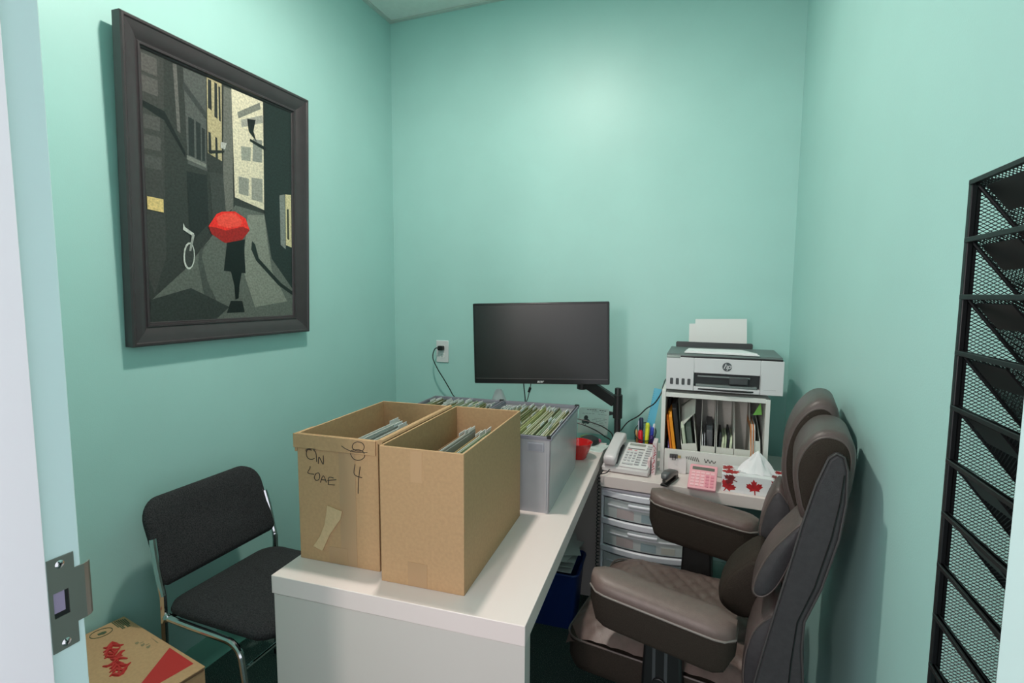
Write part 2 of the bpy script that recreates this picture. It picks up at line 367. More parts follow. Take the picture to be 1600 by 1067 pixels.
# ---------------------------------------------------------------- framed picture on the left wall
ART=[((62,62,60),[(0.001,1.0),(0.121,1.003),(0.106,0.492),(0.103,0.254),(0.033,0.11),(0.001,0.18)]),
((84,82,80),[(0.007,0.984),(0.086,0.984),(0.085,0.92),(0.005,0.922)]),
((84,82,80),[(0.004,0.908),(0.087,0.907),(0.086,0.849),(0.003,0.85)]),
((78,77,75),[(0.004,0.77),(0.091,0.774),(0.091,0.724),(0.004,0.72)]),
((78,77,75),[(0.002,0.698),(0.093,0.701),(0.089,0.649),(0.002,0.648)]),
((74,74,72),[(-0.0,0.625),(0.094,0.627),(0.091,0.579),(-0.0,0.58)]),
((30,33,33),[(0.001,0.818),(0.118,0.803),(0.228,0.672),(0.227,0.652),(0.115,0.77),(0.003,0.796)]),
((95,93,90),[(0.17,0.993),(0.192,0.994),(0.203,0.74),(0.185,0.746)]),
((80,82,80),[(0.228,0.994),(0.364,0.993),(0.354,0.673),(0.358,0.618),(0.24,0.63)]),
((58,60,60),[(0.225,0.946),(0.358,0.854),(0.36,0.825),(0.226,0.913)]),
((42,46,46),[(0.25,0.814),(0.284,0.809),(0.281,0.661),(0.247,0.665)]),
((42,46,46),[(0.295,0.807),(0.323,0.802),(0.32,0.655),(0.293,0.658)]),
((42,46,46),[(0.33,0.789),(0.349,0.785),(0.345,0.656),(0.328,0.656)]),
((112,114,108),[(0.235,0.663),(0.352,0.647),(0.351,0.632),(0.234,0.646)]),
((38,41,41),[(0.231,0.599),(0.353,0.602),(0.36,0.406),(0.241,0.314)]),
((168,156,122),[(0.368,0.996),(0.464,0.995),(0.455,0.676),(0.364,0.694)]),
((45,48,48),[(0.376,0.991),(0.396,0.991),(0.396,0.87),(0.372,0.877)]),
((45,48,48),[(0.417,0.989),(0.434,0.988),(0.432,0.845),(0.412,0.85)]),
((45,48,48),[(0.442,0.979),(0.454,0.98),(0.453,0.839),(0.441,0.841)]),
((45,48,48),[(0.37,0.781),(0.386,0.779),(0.388,0.693),(0.368,0.698)]),
((45,48,48),[(0.414,0.769),(0.427,0.767),(0.429,0.679),(0.413,0.682)]),
((100,100,95),[(0.476,0.988),(0.534,0.991),(0.527,0.487),(0.466,0.454),(0.461,0.638)]),
((60,62,60),[(0.371,0.619),(0.46,0.622),(0.475,0.455),(0.385,0.408)]),
((205,196,172),[(0.529,0.993),(0.762,0.994),(0.761,0.504),(0.539,0.536)]),
((120,120,112),[(0.568,0.904),(0.736,0.985),(0.745,0.959),(0.576,0.879)]),
((150,148,138),[(0.594,0.878),(0.758,0.934),(0.761,0.901),(0.597,0.846)]),
((140,142,132),[(0.591,0.764),(0.663,0.772),(0.659,0.71),(0.592,0.705)]),
((130,132,125),[(0.681,0.813),(0.751,0.82),(0.749,0.719),(0.674,0.713)]),
((135,136,128),[(0.568,0.631),(0.644,0.631),(0.639,0.553),(0.568,0.556)]),
((140,140,132),[(0.664,0.639),(0.75,0.645),(0.748,0.537),(0.663,0.542)]),
((36,44,43),[(0.772,0.993),(1.0,1.0),(1.002,0.103),(0.783,0.28),(0.759,0.481)]),
((120,124,120),[(0.889,0.588),(0.935,0.599),(0.94,0.332),(0.896,0.351)]),
((200,188,148),[(0.94,0.6),(0.992,0.603),(0.993,0.344),(0.942,0.353)]),
((60,60,50),[(0.953,0.529),(0.97,0.531),(0.972,0.379),(0.955,0.384)]),
((92,96,90),[(0.355,0.336),(0.541,0.501),(0.76,0.487),(0.815,0.281),(1.004,0.134),(1.0,0.0),(0.0,0.0),(0.014,0.087),(0.203,0.208)]),
((125,128,118),[(0.629,0.469),(0.759,0.481),(0.787,0.339),(0.817,0.223),(0.947,0.073),(0.675,0.048),(0.588,0.217)]),
((70,74,70),[(0.372,0.337),(0.32,0.301),(0.309,0.262),(0.343,0.16),(0.397,0.081),(0.321,0.082),(0.283,0.236),(0.295,0.292)]),
((50,54,52),[(0.008,0.087),(0.236,0.134),(0.484,0.052),(0.392,0.001),(0.0,0.0)]),
((30,36,34),[(0.66,0.354),(0.684,0.339),(0.71,0.277),(0.895,0.164),(1.003,0.122),(1.002,0.103),(0.872,0.152),(0.689,0.265),(0.652,0.315)]),
((205,180,120),[(0.009,0.474),(0.094,0.472),(0.094,0.422),(0.009,0.426)]),
((150,30,28),[(0.355,0.393),(0.374,0.363),(0.458,0.332),(0.558,0.332),(0.597,0.362),(0.643,0.401),(0.592,0.422),(0.471,0.396)]),
((232,45,38),[(0.355,0.393),(0.409,0.449),(0.445,0.463),(0.535,0.474),(0.613,0.451),(0.643,0.401),(0.591,0.413),(0.47,0.385),(0.41,0.392)]),
((255,75,62),[(0.408,0.436),(0.466,0.459),(0.539,0.466),(0.588,0.438),(0.577,0.415),(0.489,0.398),(0.419,0.403)]),
((20,24,24),[(0.476,0.333),(0.607,0.357),(0.599,0.317),(0.606,0.204),(0.45,0.211)]),
((16,20,20),[(0.499,0.21),(0.577,0.206),(0.559,0.148),(0.551,0.09),(0.527,0.084),(0.522,0.147)]),
((28,32,31),[(0.494,0.079),(0.578,0.078),(0.594,0.027),(0.464,0.026)]),
((185,188,182),[(0.265,0.265),(0.26,0.241),(0.249,0.221),(0.234,0.21),(0.219,0.21),(0.205,0.22),(0.197,0.239),(0.196,0.262),(0.201,0.286),(0.211,0.306),(0.226,0.317),(0.242,0.318),(0.255,0.308),(0.263,0.289)]),
((58,60,58),[(0.259,0.265),(0.255,0.244),(0.246,0.227),(0.235,0.218),(0.223,0.217),(0.213,0.226),(0.206,0.242),(0.205,0.263),(0.209,0.283),(0.218,0.3),(0.229,0.31),(0.241,0.311),(0.252,0.302),(0.258,0.286)]),
((185,188,182),[(0.201,0.393),(0.211,0.377),(0.264,0.356),(0.255,0.345),(0.199,0.366)]),
((150,152,148),[(0.252,0.355),(0.267,0.351),(0.243,0.284),(0.231,0.284)]),
((30,32,32),[(0.638,0.892),(0.701,0.9),(0.683,0.847),(0.705,0.806),(0.648,0.84)]),
((30,32,32),[(0.656,0.809),(0.785,0.793),(0.774,0.779),(0.655,0.798)]),
((40,40,40),[(0.364,0.705),(0.471,0.723),(0.471,0.715),(0.372,0.693)]),
((170,170,165),[(0.447,0.755),(0.487,0.757),(0.476,0.729),(0.446,0.729)])]
pw_, ph_ = 0.7895, 1.025
pic = thing('framed_picture', 'black framed street print with a red umbrella on the left wall', 'picture')
lean = math.atan2(0.034, 1.025)
# local axes: x to the right along the wall (+world y), y up, z out of the wall
pic.matrix_world = Matrix.Translation((0.004, -1.5511, 1.25)) @ Matrix(((0,0,1,0),(1,0,0,0),(0,1,0,0),(0,0,0,1))) @ Matrix.Rotation(lean, 4, 'X')
frame_m = mat('black_satin_frame', (62, 55, 58), rough=0.33, noise=0.05, nscale=25, spec=0.5)
prof = [(0,0),(0,0.034),(0.004,0.038),(0.010,0.038),(0.014,0.034),(0.030,0.031),(0.046,0.025),(0.056,0.017),(0.060,0.016),(0.062,0.019),(0.068,0.019),(0.071,0.012),(0.074,0.012),(0.077,0.009),(0.077,0.0)]
def frame_side(L, M):
    m = MB(); vs = []; n = len(prof)
    for (a, h) in prof: vs.append(M @ Vector((a, a, h)))
    for (a, h) in prof: vs.append(M @ Vector((L-a, a, h)))
    m.add([tuple(v) for v in vs], [(i, (i+1)%n, (i+1)%n+n, i+n) for i in range(n)]+[tuple(range(n-1,-1,-1)), tuple(range(n, 2*n))]); return m
for L, M in ((pw_, Matrix.Identity(4)), (ph_, Matrix.Translation((pw_,0,0))@Matrix.Rotation(PI/2,4,'Z')), (pw_, Matrix.Translation((pw_,ph_,0))@Matrix.Rotation(PI,4,'Z')), (ph_, Matrix.Translation((0,ph_,0))@Matrix.Rotation(-PI/2,4,'Z'))):
    put('frame_rail', frame_side(L, M), frame_m, pic, angle=30)
put('backing', MB().box(0.06, pw_-0.06, 0.06, ph_-0.06, 0.0005, 0.006), blk, pic)
def art():
    mats, idx, m = [], {}, MB()
    a = 0.075; sx, sy = pw_-2*a, ph_-2*a
    for i, (c, pts) in enumerate([((52,54,52), [(0,0),(1,0),(1,1),(0,1)])]+ART):
        if c not in idx:
            idx[c] = len(mats); mats.append(mat('print_%d_%d_%d' % c, tuple(min(255, int(v*1.06)) for v in c), rough=0.35, noise=0.2, nscale=130, spec=0.35))
        m.cur = idx[c]; z = 0.0070+i*0.00005
        m.add([(a+sx*min(max(u,0),1), a+sy*min(max(v,0),1), z) for u, v in pts], [tuple(range(len(pts)))])
    m.cur = 0
    o = put('print', m, mats, pic, smooth=False)
art()

# ---------------------------------------------------------------- power outlet and plug
ou = thing('power_outlet', 'white wall outlet with a black plug in its upper socket', 'outlet', (0.3226, 0, 1.0893))
put('cover_plate', MB().box(-0.0395, 0.0395, -0.006, 0, -0.0645, 0.0645), white_pl, ou, bevel=0.003)
for dz in (0.022, -0.022):
    r_ = put('receptacle', MB().prism(rrect(-0.0165,0.0165,dz-0.0145,dz+0.0145,0.006), -0.0085, -0.005, 'y'), mat('receptacle_white', (236,236,236), rough=0.3), ou, bevel=0.0006)
    put('slot', MB().box(-0.0075,-0.0055,-0.0089,-0.0084,dz-0.001,dz+0.008).box(0.0055,0.0075,-0.0089,-0.0084,dz-0.001,dz+0.007).box(-0.002,0.002,-0.0089,-0.0084,dz-0.010,dz-0.006), blk, r_, smooth=False)
pc = thing('power_cord', 'black power cord hanging from the wall outlet behind the bins', 'cord')
put('plug', MB().prism(rrect(0.306,0.339,1.098,1.124,0.006), -0.036, -0.009, 'y'), blk, pc, bevel=0.003)
put('cable', MB().tube(smooth_path([(0.318,-0.034,1.111),(0.300,-0.052,1.108),(0.296,-0.07,1.06),(0.33,-0.08,1.00),(0.372,-0.07,0.93),(0.42,-0.075,0.86),(0.47,-0.08,0.76),(0.5,-0.08,0.3)], 8), 0.0032, 6), blk, pc)

# ---------------------------------------------------------------- monitor on an arm
mo = thing('monitor', 'black widescreen computer monitor held up by the desk arm', 'monitor')
Mm = Matrix.Translation((1.056, -0.445, 1.203)) @ Matrix.Rotation(math.radians(10.3), 4, 'Z') @ Matrix.Rotation(math.radians(-1.35), 4, 'Y')
mo.matrix_world = Mm
mw, mh = 0.618, 0.370
bz = mat('monitor_bezel', (22, 24, 25), rough=0.28)
m = MB(); m.prism(rrect(-mw/2, mw/2, -mh/2, mh/2, 0.006), 0.0, 0.03, 'y'); put('housing', m, bz, mo, bevel=0.003)
m = MB().box(-mw/2+0.004, mw/2-0.004, -0.0035, 0.0, -mh/2+0.003, -mh/2+0.024).box(-mw/2+0.002, mw/2-0.002, -0.0035, 0, mh/2-0.008, mh/2-0.002).box(-mw/2+0.002, -mw/2+0.008, -0.0035, 0, -mh/2+0.02, mh/2-0.004).box(mw/2-0.008, mw/2-0.002, -0.0035, 0, -mh/2+0.02, mh/2-0.004)
put('bezel', m, bz, mo, bevel=0.0012)
put('screen', MB().box(-mw/2+0.008, mw/2-0.008, -0.0012, 0.0, -mh/2+0.024, mh/2-0.008), mat('black_screen', (22, 25, 25), rough=0.34, spec=0.6, bump=0.06, bscale=900), mo, smooth=False)
put('chin_line', MB().box(-mw/2+0.008, mw/2-0.008, -0.0046, -0.0030, -mh/2+0.0235, -mh/2+0.0250), mat('chin_line_grey', (120,118,118), rough=0.3, metal=0.6), mo, smooth=False)  # thin grey metallic line along the top of the chin
text('logo', 'acer', 0.017, mat('logo_white', (215,215,215), rough=0.4), mo, (0.0, -0.0038, -mh/2+0.0125), (1,0,0), (0,0,1), shear=0.25, bold=0.0004)
put('mount_plate', MB().box(-0.06, 0.06, 0.03, 0.042, -0.06, 0.06), blk, mo, bevel=0.002)
ma = thing('swivel_arm', 'black jointed arm on an upright pole behind the telephone, carrying the monitor', 'monitor arm', (1.396, -0.35, ZT))
put('pole', MB().lathe([(0.0145,0.0),(0.0145,0.312),(0.013,0.317),(0,0.317)], 20), blk, ma)
put('clamp_base', MB().box(-0.022, 0.04, -0.004, 0.035, 0, 0.008), blk, ma, bevel=0.003)
co = put('collar', MB().lathe([(0.0145,0.178),(0.021,0.180),(0.021,0.285),(0.0145,0.290)], 20), blk, ma)
put('collar_knob', MB().tube([(-0.018,-0.004,0.20),(-0.036,-0.008,0.20)], [0.006,0.010], 10), blk, co)
def bar(name, a, b, hw, hh, par):
    a, b = Vector(a), Vector(b); t = (b-a).normalized(); s = t.cross(Vector((0,0,1))).normalized(); u = s.cross(t)
    m = MB(); m.loft([[tuple(p+s*i*hw+u*j*hh) for i, j in ((-1,-1),(1,-1),(1,1),(-1,1))] for p in (a, b)]); return put(name, m, blk, par, bevel=0.004)
bar('lower_arm', (-0.012, 0.0, 0.253), (-0.165, 0.03, 0.335), 0.016, 0.024, ma)
put('arm_joint', MB().lathe([(0.024,0.295),(0.024,0.375)], 16, (-0.172,0.03,0)), blk, ma, bevel=0.003)
bar('upper_arm', (-0.172, 0.035, 0.36), (-0.35, -0.018, 0.50), 0.013, 0.018, ma)
mc = thing('monitor_cables', 'two black cables dropping from the underside of the monitor', 'cord')
put('cable', MB().tube(smooth_path([(0.966,-0.405,1.04),(0.964,-0.40,1.0),(0.972,-0.40,0.92),(0.97,-0.40,0.80),(0.96,-0.38,0.741)], 5), 0.0028, 6), blk, mc)
put('cable', MB().tube(smooth_path([(1.0,-0.40,1.04),(0.998,-0.40,1.0),(0.985,-0.40,0.94),(0.975,-0.41,0.90),(0.98,-0.41,0.80),(1.0,-0.39,0.741)], 5), 0.0022, 6), blk, mc)
put('ferrite_bead', MB().tube([(0.9965,-0.40,0.99),(0.9895,-0.40,0.968)], 0.0062, 10), blk, mc)

# ---------------------------------------------------------------- cardboard file boxes
def carton(name, label, x0, x1, y0, y1, h, t=0.005):
    o = thing(name, label, 'box', D(x0, y0, ZD), DE); w_, d_ = x1-x0, y1-y0
    put('box_bottom', MB().box(0.001, w_-0.001, 0.001, d_-0.001, 0, t), card, o)
    jl = lambda: random.uniform(-0.0008, 0.0008)
    def wall(a, b, c, d, top=0.0):
        return put('box_wall', MB().box(a, b, c, d, 0, h+top), card, o, bevel=0.0012)
    wall(0, w_, 0, t); wall(0, w_, d_-t, d_); wall(0, t, t, d_-t); wall(w_-t, w_, t, d_-t)
    return o, w_, d_
b2, bw2, bd2 = carton('cardboard_box', 'plain open cardboard file box nearest the desk front corner, clear of writing', 1.1013, 1.3167, -1.621, -1.1675, 0.3343)
put('bottom_tape', MB().box(0.072, 0.122, -0.0007, 0, 0.002, 0.06), tape_m, b2, smooth=False)
put('top_tape', MB().box(0.082, 0.112, -0.0005, 0, 0.255, 0.33), mat('kraft_seam', (188,152,114), rough=0.7), b2, smooth=False)
b1, bw1, bd1 = carton('cardboard_box', 'open cardboard file box with black handwriting and a crossed out 8', 0.8409, 1.0775, -1.5889, -1.172, 0.3343)
put('folded_flap', MB().box(-0.008, -0.001, 0.0, 0.07, 0.285, 0.333).box(-0.009, bw1*0.98, -0.004, -0.0005, 0.3145-0.018, 0.3335), card, b1, bevel=0.001)
put('folded_edge', MB().tube([(bw1+0.006, 0.0, 0.331),(bw1+0.006, bd1, 0.331)], 0.007, 8), card, b1)
put('wide_tape', MB().box(0.125, 0.172, -0.0006, 0, 0.002, 0.31), mat('faded_tape', (174,142,108), rough=0.5), b1, smooth=False)
put('bottom_tape', MB().box(0.09, 0.145, -0.0009, -0.0006, 0.002, 0.045), tape_m, b1, smooth=False)
HAND = [[(0.886,1.0275),(0.8803,1.0304),(0.872,1.0261),(0.8692,1.0158),(0.8736,1.0062),(0.8834,1.0036),(0.8934,1.0067)],[(0.8943,1.0308),(0.8986,1.0212),(0.9001,0.9988)],[(0.9046,0.9943),(0.9075,1.0121),(0.9195,0.9943),(0.9203,1.0174)],[(0.8695,1.0224),(0.8715,1.0286),(0.8816,1.0326),(0.9001,1.0323)],[(0.8798,0.9851),(0.8784,0.9789),(0.8721,0.9671),(0.8907,0.9651)],[(0.8937,0.9654),(0.9037,0.9706),(0.9081,0.963),(0.9042,0.9525),(0.8949,0.9504),(0.8916,0.9576),(0.8954,0.9656)],[(0.9092,0.946),(0.9185,0.9642),(0.9272,0.9481)],[(0.9124,0.9534),(0.9262,0.954)],[(0.9333,0.9438),(0.9356,0.9621),(0.9493,0.9617)],[(0.9308,0.9535),(0.9566,0.9585)],[(0.9316,0.9436),(0.9521,0.944)],[(1.0235,1.0635),(1.0124,1.0576),(1.0088,1.0466),(1.0201,1.0404),(1.0365,1.042),(1.0427,1.0523),(1.037,1.0614),(1.0235,1.0635)],[(1.0185,1.0427),(1.0053,1.039),(1.0016,1.0274),(1.0113,1.0167),(1.0277,1.0164),(1.0399,1.0254),(1.0413,1.0376),(1.0311,1.0429),(1.0185,1.0427)],[(0.9778,1.0486),(0.9899,1.0424),(1.0118,1.0372),(1.051,1.0391)],[(1.0131,1.0042),(1.0102,0.9784),(1.032,0.972)],[(1.0273,0.9998),(1.022,0.965),(1.02,0.9303)]]
TAPE = [(0.9304, 0.889), (0.9739, 0.8787), (0.9688, 0.8589), (0.9348, 0.8124), (0.9117, 0.7662), (0.8838, 0.7738), (0.9054, 0.8039), (0.92, 0.8368)]
hw = MB()
for s_ in HAND:
    p = smooth_path([(x-0.8409, -0.0044 if z > 1.028 else -0.0008, z-ZD) for x, z in s_], 5); hw.tube(p, 0.0009, 5)
put('handwriting', hw, ink, b1)
tm = MB(); tm.prism([(x-0.8409, z-ZD) for x, z in TAPE], -0.0042, -0.0008, 'y'); put('torn_tape', tm, mat('torn_brown_tape', (200,172,132), rough=0.6, noise=0.05, nscale=150, bump=0.3, bscale=90), b1, bevel=0.0004)

# files standing in the boxes: each folder is its own object
def folder(name, label, col, group, x, y, d_, h, z0, t=0.0028, lean=0.0, tab=None, tabcol=None, base=None, cat='folder'):
    m = MB(); m.cur = 0
    tl = math.tan(lean)
    def slab(y0, y1, z0_, z1_, xx, tt):
        q = [(xx+tl*z0_, y0, z0_),(xx+tt+tl*z0_, y0, z0_),(xx+tt+tl*z0_, y1, z0_),(xx+tl*z0_, y1, z0_),(xx+tl*z1_, y0, z1_),(xx+tt+tl*z1_, y0, z1_),(xx+tt+tl*z1_, y1, z1_),(xx+tl*z1_, y1, z1_)]
        m.add(q, [(0,1,2,3),(4,7,6,5),(0,4,5,1),(1,5,6,2),(2,6,7,3),(3,7,4,0)])
    slab(0, d_, 0, h, 0, t*0.4); slab(0.004, d_-0.004, 0, h-0.006, t*0.6, t*0.4)
    if tab is not None:
        m.cur = 1; slab(d_*tab, d_*tab+0.05, h, h+0.009, 0, t*0.35)
    m.cur = 0
    o = put(name, m, [col, tabcol or col], loc=D(x, y, z0), rz=DE, smooth=False)
    return tag(o, label, cat, group)
cols2 = [('brown', (168,128,92)), ('white', (222,222,216)), ('grey', (150,152,146)), ('tan', (196,164,110)), ('white', (222,222,216)), ('pale green', (168,178,150)), ('white', (222,222,216)), ('grey', (150,152,146)), ('white', (222,222,216)), ('white', (222,222,216))]
FM = {}
def fmat(n, c):
    if n not in FM: FM[n] = mat('folder_'+n.replace(' ','_'), c, rough=0.75, noise=0.03, nscale=30)
    return FM[n]
for i, (n, c) in enumerate(cols2):
    x = 1.146+i*0.0165
    folder('file_folder', {'brown':'brown folder standing leftmost in the plain cardboard file box','tan':'tan folder amid white ones in the plain cardboard file box','pale green':'pale green folder standing in the plain cardboard file box'}.get(n, n+' paper folder, '+['first','second','third','fourth','fifth','sixth','seventh','eighth','ninth','tenth'][9-i]+' from the right in the plain cardboard box'), fmat(n, c), 'folders in the plain cardboard box', x, -1.605, 0.385 - 0.004*(i%3), 0.262+0.008*((i*7)%3), ZD+0.006, 0.004, lean=0.04, tab=(0.88 if i%2 else 0.86), tabcol=paper)
for i, (n, c) in enumerate([('white', (222,222,216)), ('grey', (150,152,146)), ('white', (222,222,216)), ('brown', (168,128,92)), ('white', (222,222,216)), ('white', (222,222,216)), ('grey', (150,152,146))]):
    x = 0.945+i*0.017
    folder('file_folder', {'brown':'single brown folder standing in the cardboard box with handwriting'}.get(n, n+' paper folder, '+['first','second','third','fourth','fifth','sixth','seventh'][i]+' from the left in the handwritten cardboard box'), fmat(n, c), 'folders in the handwritten box', x, -1.565, 0.30-0.006*i, 0.296-0.004*(i%2)-0.004*i, ZD+0.006, 0.004, lean=0.03, tab=0.80, tabcol=paper)

# ---------------------------------------------------------------- grey plastic file bins
def bin_(label, x0, x1, y0, y1, h):
    o = thing('file_bin', label, 'bin', D(x0, y0, ZD), DE, 'grey plastic file bins'); w_, d_ = x1-x0, y1-y0; t = 0.004; i = 0.006
    def taper_wall(a0, a1, b0, b1):   # bottom and top rectangle corners, outside -> inside
        m = MB(); m.add([a0, a1, (a1[0]+b1[0], a1[1]+b1[1], a1[2]), (a0[0]+b0[0], a0[1]+b0[1], a0[2])], []); return m
    def wall(pb, pt, nx, ny):
        m = MB(); vs = [pb[0], pb[1], pt[1], pt[0]]; inn = [(p[0]+nx*t, p[1]+ny*t, p[2]) for p in vs]
        m.add(vs+inn, [(0,1,2,3),(7,6,5,4),(0,4,5,1),(1,5,6,2),(2,6,7,3),(3,7,4,0)]); return put('bin_wall', m, grey_pl, o)
    B = [(i,i,0.003),(w_-i,i,0.003),(w_-i,d_-i,0.003),(i,d_-i,0.003)]; T = [(0,0,h),(w_,0,h),(w_,d_,h),(0,d_,h)]
    wall((B[0],B[1]),(T[0],T[1]),0,1); wall((B[1],B[2]),(T[1],T[2]),-1,0); wall((B[2],B[3]),(T[2],T[3]),0,-1); wall((B[3],B[0]),(T[3],T[0]),1,0)
    put('bin_floor', MB().box(i, w_-i, i, d_-i, 0, 0.004), grey_pl, o)
    r = MB()
    for a, b, c, d in ((0-0.004, w_+0.004, -0.004, 0.006), (0-0.004, w_+0.004, d_-0.006, d_+0.004), (-0.004, 0.006, 0.006, d_-0.006), (w_-0.006, w_+0.004, 0.006, d_-0.006)): r.box(a,b,c,d,h-0.012,h)
    put('rim', r, mat('bin_rim', (136,136,148), rough=0.35), o, bevel=0.001)
    lh = put('label_holder', MB().box(w_-0.075, w_-0.022, -0.0035, 0.003, h-0.05, h-0.022), mat('bin_label_pocket', (172,174,184), rough=0.3), o, bevel=0.001)
    put('label_slot', MB().box(w_-0.071, w_-0.026, -0.0042, -0.0036, h-0.047, h-0.025), mat('bin_label_slot', (150,152,162), rough=0.4), lh)
    ribs = MB().box(w_-0.018, w_-0.014, -0.001, 0.004, 0.01, h-0.014).box(0.014, 0.018, -0.001, 0.004, 0.01, h-0.014)
    ribs.box(w_*0.35, w_*0.36, 0.0, 0.004, 0.01, h*0.62).box(w_*0.62, w_*0.63, 0.0, 0.004, 0.01, h*0.62)
    put('rib', ribs, grey_pl, o)
    put('corner_clip', MB().box(w_-0.012, w_+0.001, -0.0055, 0.008, h-0.006, h+0.0025), blk, o)
    put('corner_clip', MB().box(w_-0.012, w_+0.005, d_-0.006, d_+0.0045, h-0.006, h+0.003), blk, o)
    return o
bin_('grey plastic file bin at the desk edge, stuffed with olive hanging folders', 1.098, 1.4048, -1.132, -0.6536, 0.25)
bin_('grey plastic file bin mostly hidden behind the cardboard boxes', 0.784, 1.0885, -1.132, -0.6536, 0.25)
ORD = 'first second third fourth fifth sixth seventh eighth ninth tenth eleventh twelfth thirteenth fourteenth fifteenth sixteenth seventeenth eighteenth nineteenth twentieth twenty-first twenty-second twenty-third twenty-fourth twenty-fifth twenty-sixth twenty-seventh twenty-eighth twenty-ninth thirtieth'.split()
olive = [('olive green', (134,134,92)), ('dark olive', (96,100,68)), ('cream', (214,208,180)), ('white', (232,230,222)), ('pale green', (176,186,150)), ('yellow green', (186,184,128))]
for bx0, bl in ((1.098, 'the desk edge bin'), (0.784, 'the half hidden grey bin')):
    n = 30
    for i in range(n):
        nm, c = olive[random.choice([0,0,1,2,2,3,3,4,4,5])]
        jit = random.uniform(-0.001, 0.001); lean = random.uniform(-0.03, 0.05)*(0 if i > n-4 else 1)
        folder('hanging_folder', '%s hanging folder, %s from the right side of %s' % (nm, ORD[n-1-i], bl), fmat(nm, c), 'hanging folders in '+bl, bx0+0.012+i*0.0093+jit, -1.122+random.uniform(0,0.004), 0.455-random.uniform(0,0.02), 0.228+random.uniform(-0.008, 0.012), ZD+0.006, 0.005, lean=0.0, tab=random.choice([0.3,0.5,0.7,0.86,0.86,0.86]), tabcol=paper)

# ---------------------------------------------------------------- things at the far end of the desk
hc = thing('tapered_dispenser', 'white tapered plastic stand poking up behind the bins', 'dispenser', (0.838, -0.40, ZD))
_m = MB(); _m.loft([[(x, y, z) for x, y in rrect(-a, a, -b, b, min(a, b)*0.5, 3)] for a, b, z in ((0.060,0.035,0),(0.056,0.033,0.06),(0.040,0.024,0.165),(0.017,0.013,0.229),(0.010,0.008,0.237))]); put('body', _m, white_pl, hc)
put('base_ring', MB().lathe([(0.066,0),(0.066,0.008),(0.06,0.01)], 24), white_pl, hc)
def flyer():
    f = thing('flyer', 'printed notice with a shamrock emblem propped up beside the bins', 'paper', D(1.338, -0.285, ZD), DE*0.3)
    n = 6; m = MB(); rows = []
    wd, z0, z1 = 0.142, 0.035, 0.150
    rows = [[(wd*i/n, 0.012*math.sin(PI*i/n)+0.05*(z/0.15), z*(1-0.0*i)) for i in range(n+1)] for z in (z0, (z0+z1)/2, z1)]
    vs = [p for r in rows for p in r]; fs = []
    for j in range(2):
        for i in range(n): fs.append((j*(n+1)+i, j*(n+1)+i+1, (j+1)*(n+1)+i+1, (j+1)*(n+1)+i))
    m.add(vs, fs); sh = put('sheet', m, mat('notice_paper', (206,220,214), rough=0.8), f); md = sh.modifiers.new('thick', 'SOLIDIFY'); md.thickness = 0.0006
    def P(u, v): 
        z = z0+(z1-z0)*v; return (wd*u, 0.012*math.sin(PI*u)+0.05*(z/0.15)-0.0012, z)
    lm = MB()
    for v, a, b in ((0.92,0.25,0.92),(0.85,0.35,0.85),(0.77,0.1,0.95),(0.60,0.45,0.95),(0.54,0.45,0.9),(0.48,0.45,0.95),(0.42,0.45,0.85),(0.36,0.45,0.95),(0.3,0.45,0.9)):
        t = 0.014 if v > 0.9 else 0.006
        seg = 8
        for k in range(seg):
            if (k*7+int(v*100)) % 5 == 0: continue
            u0 = a+(b-a)*k/seg; u1 = u0+(b-a)/seg*0.8
            lm.quad(P(u0,v-t), P(u1,v-t), P(u1,v+t), P(u0,v+t))
    put('printed_lines', lm, print_ink, f, smooth=False)
    sm_ = MB()
    for a in (90, 210, 330):
        cx, cy = 0.24+0.075*math.cos(math.radians(a)), 0.5+0.10*math.sin(math.radians(a))
        pts = [P(cx+0.068*math.cos(t), cy+0.095*math.sin(t)) for t in [2*PI*k/10 for k in range(10)]]
        sm_.add(pts, [tuple(range(10))])
    sm_.quad(P(0.23,0.28), P(0.25,0.28), P(0.25,0.5), P(0.23,0.5))
    put('shamrock_emblem', sm_, mat('emblem_ink', (62,72,72), rough=0.8), f, smooth=False)
flyer()
tag(put('paper_sheet', MB().prism([(0,0),(0.15,-0.02),(0.175,0.10),(0.02,0.13)], 0, 0.0012, 'z'), mat('loose_paper', (214,224,220), rough=0.8), loc=D(1.322,-0.42,ZD), rz=DE), 'loose white sheet lying flat below the propped notice', 'paper')
bw = thing('bowl', 'red glossy bowl standing behind the grey bin', 'bowl', (1.268, -0.565, ZD))
red = mat('red_gloss', (206, 26, 30), rough=0.14, spec=0.6, coat=0.4)
put('bowl_body', MB().lathe([(0.0,0.0),(0.030,0.0),(0.036,0.006),(0.060,0.070),(0.0575,0.070),(0.034,0.010),(0.0,0.008)], 28), red, bw)
cs = thing('eyeglass_case', 'dark soft pouch with a pink tip on the desk behind the red bowl', 'pouch', D(1.40, -0.33, ZD), 0.9)
put('pouch', MB().lathe([(0,0),(0.045,0.0),(0.062,0.010),(0.058,0.026),(0.03,0.040),(0,0.042)], 20, M=Matrix.Diagonal((0.9,0.62,1,1))), mat('charcoal_pouch', (48,52,52), rough=0.6), cs)
put('pink_tip', MB().lathe([(0,0.001),(0.014,0.004),(0.012,0.014),(0,0.017)], 12, (0.06,0,0), M=Matrix.Identity(4)), mat('pink_plastic', (196,96,124), rough=0.5), cs)
put('green_trim', MB().tube([(-0.03,0.02,0.037),(0.01,0.028,0.036),(0.035,0.02,0.030)], 0.003, 6), mat('lime_trim', (150,176,90), rough=0.5), cs)
